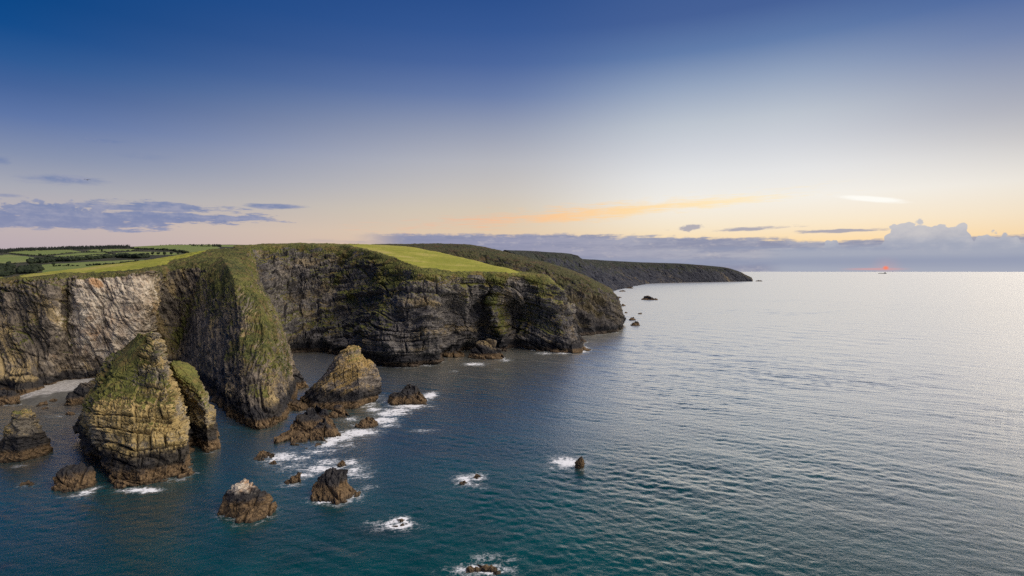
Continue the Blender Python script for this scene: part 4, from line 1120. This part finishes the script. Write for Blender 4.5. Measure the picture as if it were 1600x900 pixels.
FOAM = [(585, 640, 16, 5, .7), (620, 641, 26, 5, .75), (655, 626, 16, 5, .8), (540, 695, 22, 6, .55), (500, 706, 30, 6, .6), (470, 716, 22, 6, .6), (480, 742, 20, 6, .6), (512, 722, 22, 6, .7), (566, 742, 20, 8, .55), (578, 762, 18, 4, .45), (548, 722, 16, 6, .65), (572, 664, 24, 5, .65), (605, 664, 22, 5, .6), (548, 655, 14, 5, .6), (430, 722, 18, 6, .55), (740, 759, 24, 5, .5), (880, 731, 26, 4, .5), (600, 626, 8, 6, .5), (850, 552, 18, 3, .6), (630, 574, 24, 2, .5), (590, 574, 14, 2, .5), (960, 519, 8, 2, .6), (935, 523, 14, 2, .5), (20, 632, 30, 3, .5), (90, 650, 30, 3, .4), (672, 618, 12, 6, .9), (640, 634, 34, 6, .75), (612, 646, 30, 6, .75), (598, 657, 26, 6, .8), (560, 676, 32, 7, .8), (530, 684, 26, 8, .8), (515, 692, 16, 8, .8), (575, 632, 22, 6, .6),
        (592, 622, 10, 8, .5), (440, 714, 26, 8, .75), (460, 728, 30, 8, .5), (505, 733, 36, 8, .75), (552, 736, 18, 12, .7), (520, 783, 34, 4, .75), (556, 770, 14, 5, .5), (455, 758, 22, 4, .5),
        (885, 722, 24, 9, .85), (915, 722, 14, 6, .5), (726, 748, 18, 6, .75), (745, 744, 14, 5, .6), (612, 822, 40, 9, .42), (590, 818, 20, 5, .45), (752, 890, 48, 8, .75), (770, 872, 36, 7, .48),
        (224, 766, 30, 4, .85), (272, 750, 22, 4, .5), (139, 768, 10, 8, .75), (118, 776, 20, 4, .5), (398, 805, 30, 4, .7), (352, 803, 9, 3, .5), (742, 569, 22, 3, .7), (790, 563, 12, 3, .6), (908, 545, 16, 6, .85),
        (880, 551, 22, 3, .7), (662, 673, 22, 3, .55), (30, 728, 12, 3, .5), (665, 571, 20, 2, .6), (468, 604, 12, 5, .6), (985, 451, 8, 1.5, .5), (710, 580, 10, 2, .5), (778, 577, 6, 1.5, .5), (330, 706, 10, 3, .4)]
WEED = [(600, 830, 55, 14, .9), (740, 752, 40, 9, .6), (680, 672, 26, 7, .5), (610, 683, 30, 6, .5), (5, 885, 14, 8, 1.), (660, 700, 30, 8, .35), (900, 740, 40, 8, .4), (500, 800, 60, 12, .35), (90, 640, 60, 12, .9), (380, 700, 60, 22, .5), (250, 800, 110, 26, .5)]

M_SEA, gg, b = newmat('sea_water')
ge = gg.node('ShaderNodeNewGeometry'); pos = ge.outputs['Position']
sp = gg.node('ShaderNodeSeparateXYZ'); gg.link(pos, sp.inputs[0])
px_, py_ = gg.s(sp.outputs[0]), gg.s(sp.outputs[1])
flat = gg.xyz(px_, py_, 0.0)
n_big = gg.noise(flat, 0.012, 4, 0.55); n_mid = gg.noise(flat, 0.08, 4, 0.6)
body = gg.mix((n_big * 0.7 + n_mid * 0.4).step(0.4, 0.72), c(0.0003, 0.027, 0.035), c(0.0005, 0.050, 0.059))
body = gg.mix(gg.attr('shal') * 0.5, body, c(0.003, 0.05, 0.055))
body = gg.mix(gg.attr('weed') * (n_mid * 1.2 + 0.1) * 0.85, body, c(0.010, 0.012, 0.018))
fm = gg.attr('foam')
warp = gg.node('ShaderNodeVectorMath'); warp.operation = 'ADD'
gg.link(flat, warp.inputs[0])
nw = gg.node('ShaderNodeTexNoise'); gg.link(flat, nw.inputs['Vector']); nw.inputs['Scale'].default_value = 0.35; nw.inputs['Detail'].default_value = 3
ws = gg.node('ShaderNodeVectorMath'); ws.operation = 'SCALE'; ws.inputs[3].default_value = 4.0; gg.link(nw.outputs[1], ws.inputs[0]); gg.link(ws.outputs[0], warp.inputs[1])
lace = gg.voro(warp.outputs[0], 0.55, 'DISTANCE_TO_EDGE'); lace2 = gg.voro(warp.outputs[0], 1.5, 'DISTANCE_TO_EDGE')
web = (1.0 - lace.step(0.0, 0.3)) * 0.3 + (1.0 - lace2.step(0.0, 0.3)) * 0.25
fn = gg.noise(gg.xyz(px_ * 0.55 + py_ * 0.25, py_ * 1.0 - px_ * 0.3, 0.0), 0.5, 6, 0.72, 0.8)
fmask = (fm * 1.25 + (web - 0.35) * 0.55 + (fn - 0.5) * 1.9 - 0.05).step(0.6, 0.95) * fm.step(0.1, 0.35)
thin = (fm + (web - 0.3) * 0.9 + (fn - 0.5) * 1.6).step(0.3, 0.9) * fm.step(0.04, 0.25) * 0.5
ft = fmask.mx(thin)
col = gg.mix(ft, body, c(0.72, 0.74, 0.78))
gg.link(col, b.inputs['Base Color'])
b.inputs['Roughness'].default_value = 0.7; b.inputs['Specular IOR Level'].default_value = 0.0
gl = gg.node('ShaderNodeBsdfGlossy'); gl.inputs['Color'].default_value = (1.0, 0.985, 0.915, 1)
gg.link(gg.attr('rgh'), gl.inputs['Roughness'])
lw = gg.node('ShaderNodeLayerWeight'); lw.inputs['Blend'].default_value = 0.5
fr_ = (gg.s(lw.outputs['Facing']).step(0.54, 0.83) * 0.96 + 0.02) * (1.0 - ft * 0.85)
ms = gg.node('ShaderNodeMixShader'); gg.link(fr_, ms.inputs[0]); gg.link(b.outputs[0], ms.inputs[1]); gg.link(gl.outputs[0], ms.inputs[2])
_out = [n for n in M_SEA.node_tree.nodes if n.type == 'OUTPUT_MATERIAL'][0]
gg.link(ms.outputs[0], _out.inputs[0])
rip = gg.noise(gg.xyz(px_ * 0.9, py_ * 1.25, 0.0), 0.9, 5, 0.68)
rip2 = gg.noise(gg.xyz(px_ * 0.8, py_ * 1.1, 5.0), 0.3, 3, 0.55)
bump(gg, b, rip * 1.0 + rip2 * 0.4, 0.12, 1.0)
for n_ in M_SEA.node_tree.nodes:
    if n_.type == 'BUMP': gg.link(n_.outputs[0], gl.inputs['Normal']); gg.link(n_.outputs[0], lw.inputs['Normal'])
sea()

# ================================================================== SMALL THINGS
# gull
bx, by, bz = Pw(136.5, 281, 120)
bm_v, bm_f = [], []
prof = [(-0.32, 0.0), (-0.25, 0.05), (-0.1, 0.085), (0.05, 0.09), (0.16, 0.06), (0.22, 0.055), (0.27, 0.03), (0.33, 0.004)]
for xx, rr_ in prof:
    for a in range(8): bm_v.append((xx, rr_ * math.cos(a * math.pi / 4), rr_ * 0.9 * math.sin(a * math.pi / 4)))
for i in range(len(prof) - 1):
    for a in range(8): bm_f.append((i * 8 + a, i * 8 + (a + 1) % 8, i * 8 + 8 + (a + 1) % 8, i * 8 + 8 + a))
for s in (-1, 1):
    spn = [(0.04, 0.02, 0.12, 0.13), (0.25, 0.12, 0.14, 0.12), (0.45, 0.10, 0.08, 0.11), (0.66, -0.03, -0.08, 0.03)]
    o0 = len(bm_v)
    for yy, zz, xc, ch in spn:
        bm_v += [(xc + ch * 0.5, s * yy, zz + 0.04), (xc - ch * 0.9, s * yy, zz + 0.03), (xc, s * yy, zz + 0.065), (xc, s * yy, zz + 0.02)]
    for i in range(3):
        a = o0 + i * 4
        for p, q in ((0, 2), (2, 1), (1, 3), (3, 0)): bm_f.append((a + p, a + q, a + 4 + q, a + 4 + p))
gull = mesh_obj('gull', bm_v, bm_f, M_BIRD)
gull.location = (bx, by, bz); gull.rotation_euler = (0, 0.1, 1.9)
tag(gull, 'dark seabird gliding below the small grey cloud on the left', 'bird')

# ship on the horizon
Y = 14000.0; sx, sy, szz = Pw(1379, 424, Y); k = Y / F
shp = bpy.data.objects.new('cargo_ship', None); COL.objects.link(shp); shp.location = (sx, sy, 0); shp.scale = (0.85, 0.85, 0.8)
tag(shp, 'tiny dark cargo ship on the horizon under the setting sun', 'ship')


def prism(name, pts, y0, y1, mat, parent):
    n = len(pts); V = [(x, y0, z) for x, z in pts] + [(x, y1, z) for x, z in pts]
    me = bpy.data.meshes.new(name); me.from_pydata(V, [], [tuple(range(n)), tuple(range(2 * n - 1, n - 1, -1))] + [(i, i + n, (i + 1) % n + n, (i + 1) % n) for i in range(n)])
    me.materials.append(mat); o = bpy.data.objects.new(name, me); COL.objects.link(o); o.parent = parent; return o


prism('hull', [(-115, -3), (100, -3), (125, 19), (95, 15), (-95, 15), (-120, 17)], -16, 16, M_HULL, shp)
prism('bridge', [(62, 15.1), (88, 15.1), (86, 40), (66, 42)], -13, 13, M_HULL, shp)
prism('funnel', [(90, 15.1), (99, 15.1), (98, 34), (92, 36)], -4, 4, M_HULL, shp)
for q in (-70, -25, 20): prism('deck_crane', [(q, 15.1), (q + 5, 15.1), (q + 4, 31), (q + 1, 31)], -2, 2, M_HULL, shp)
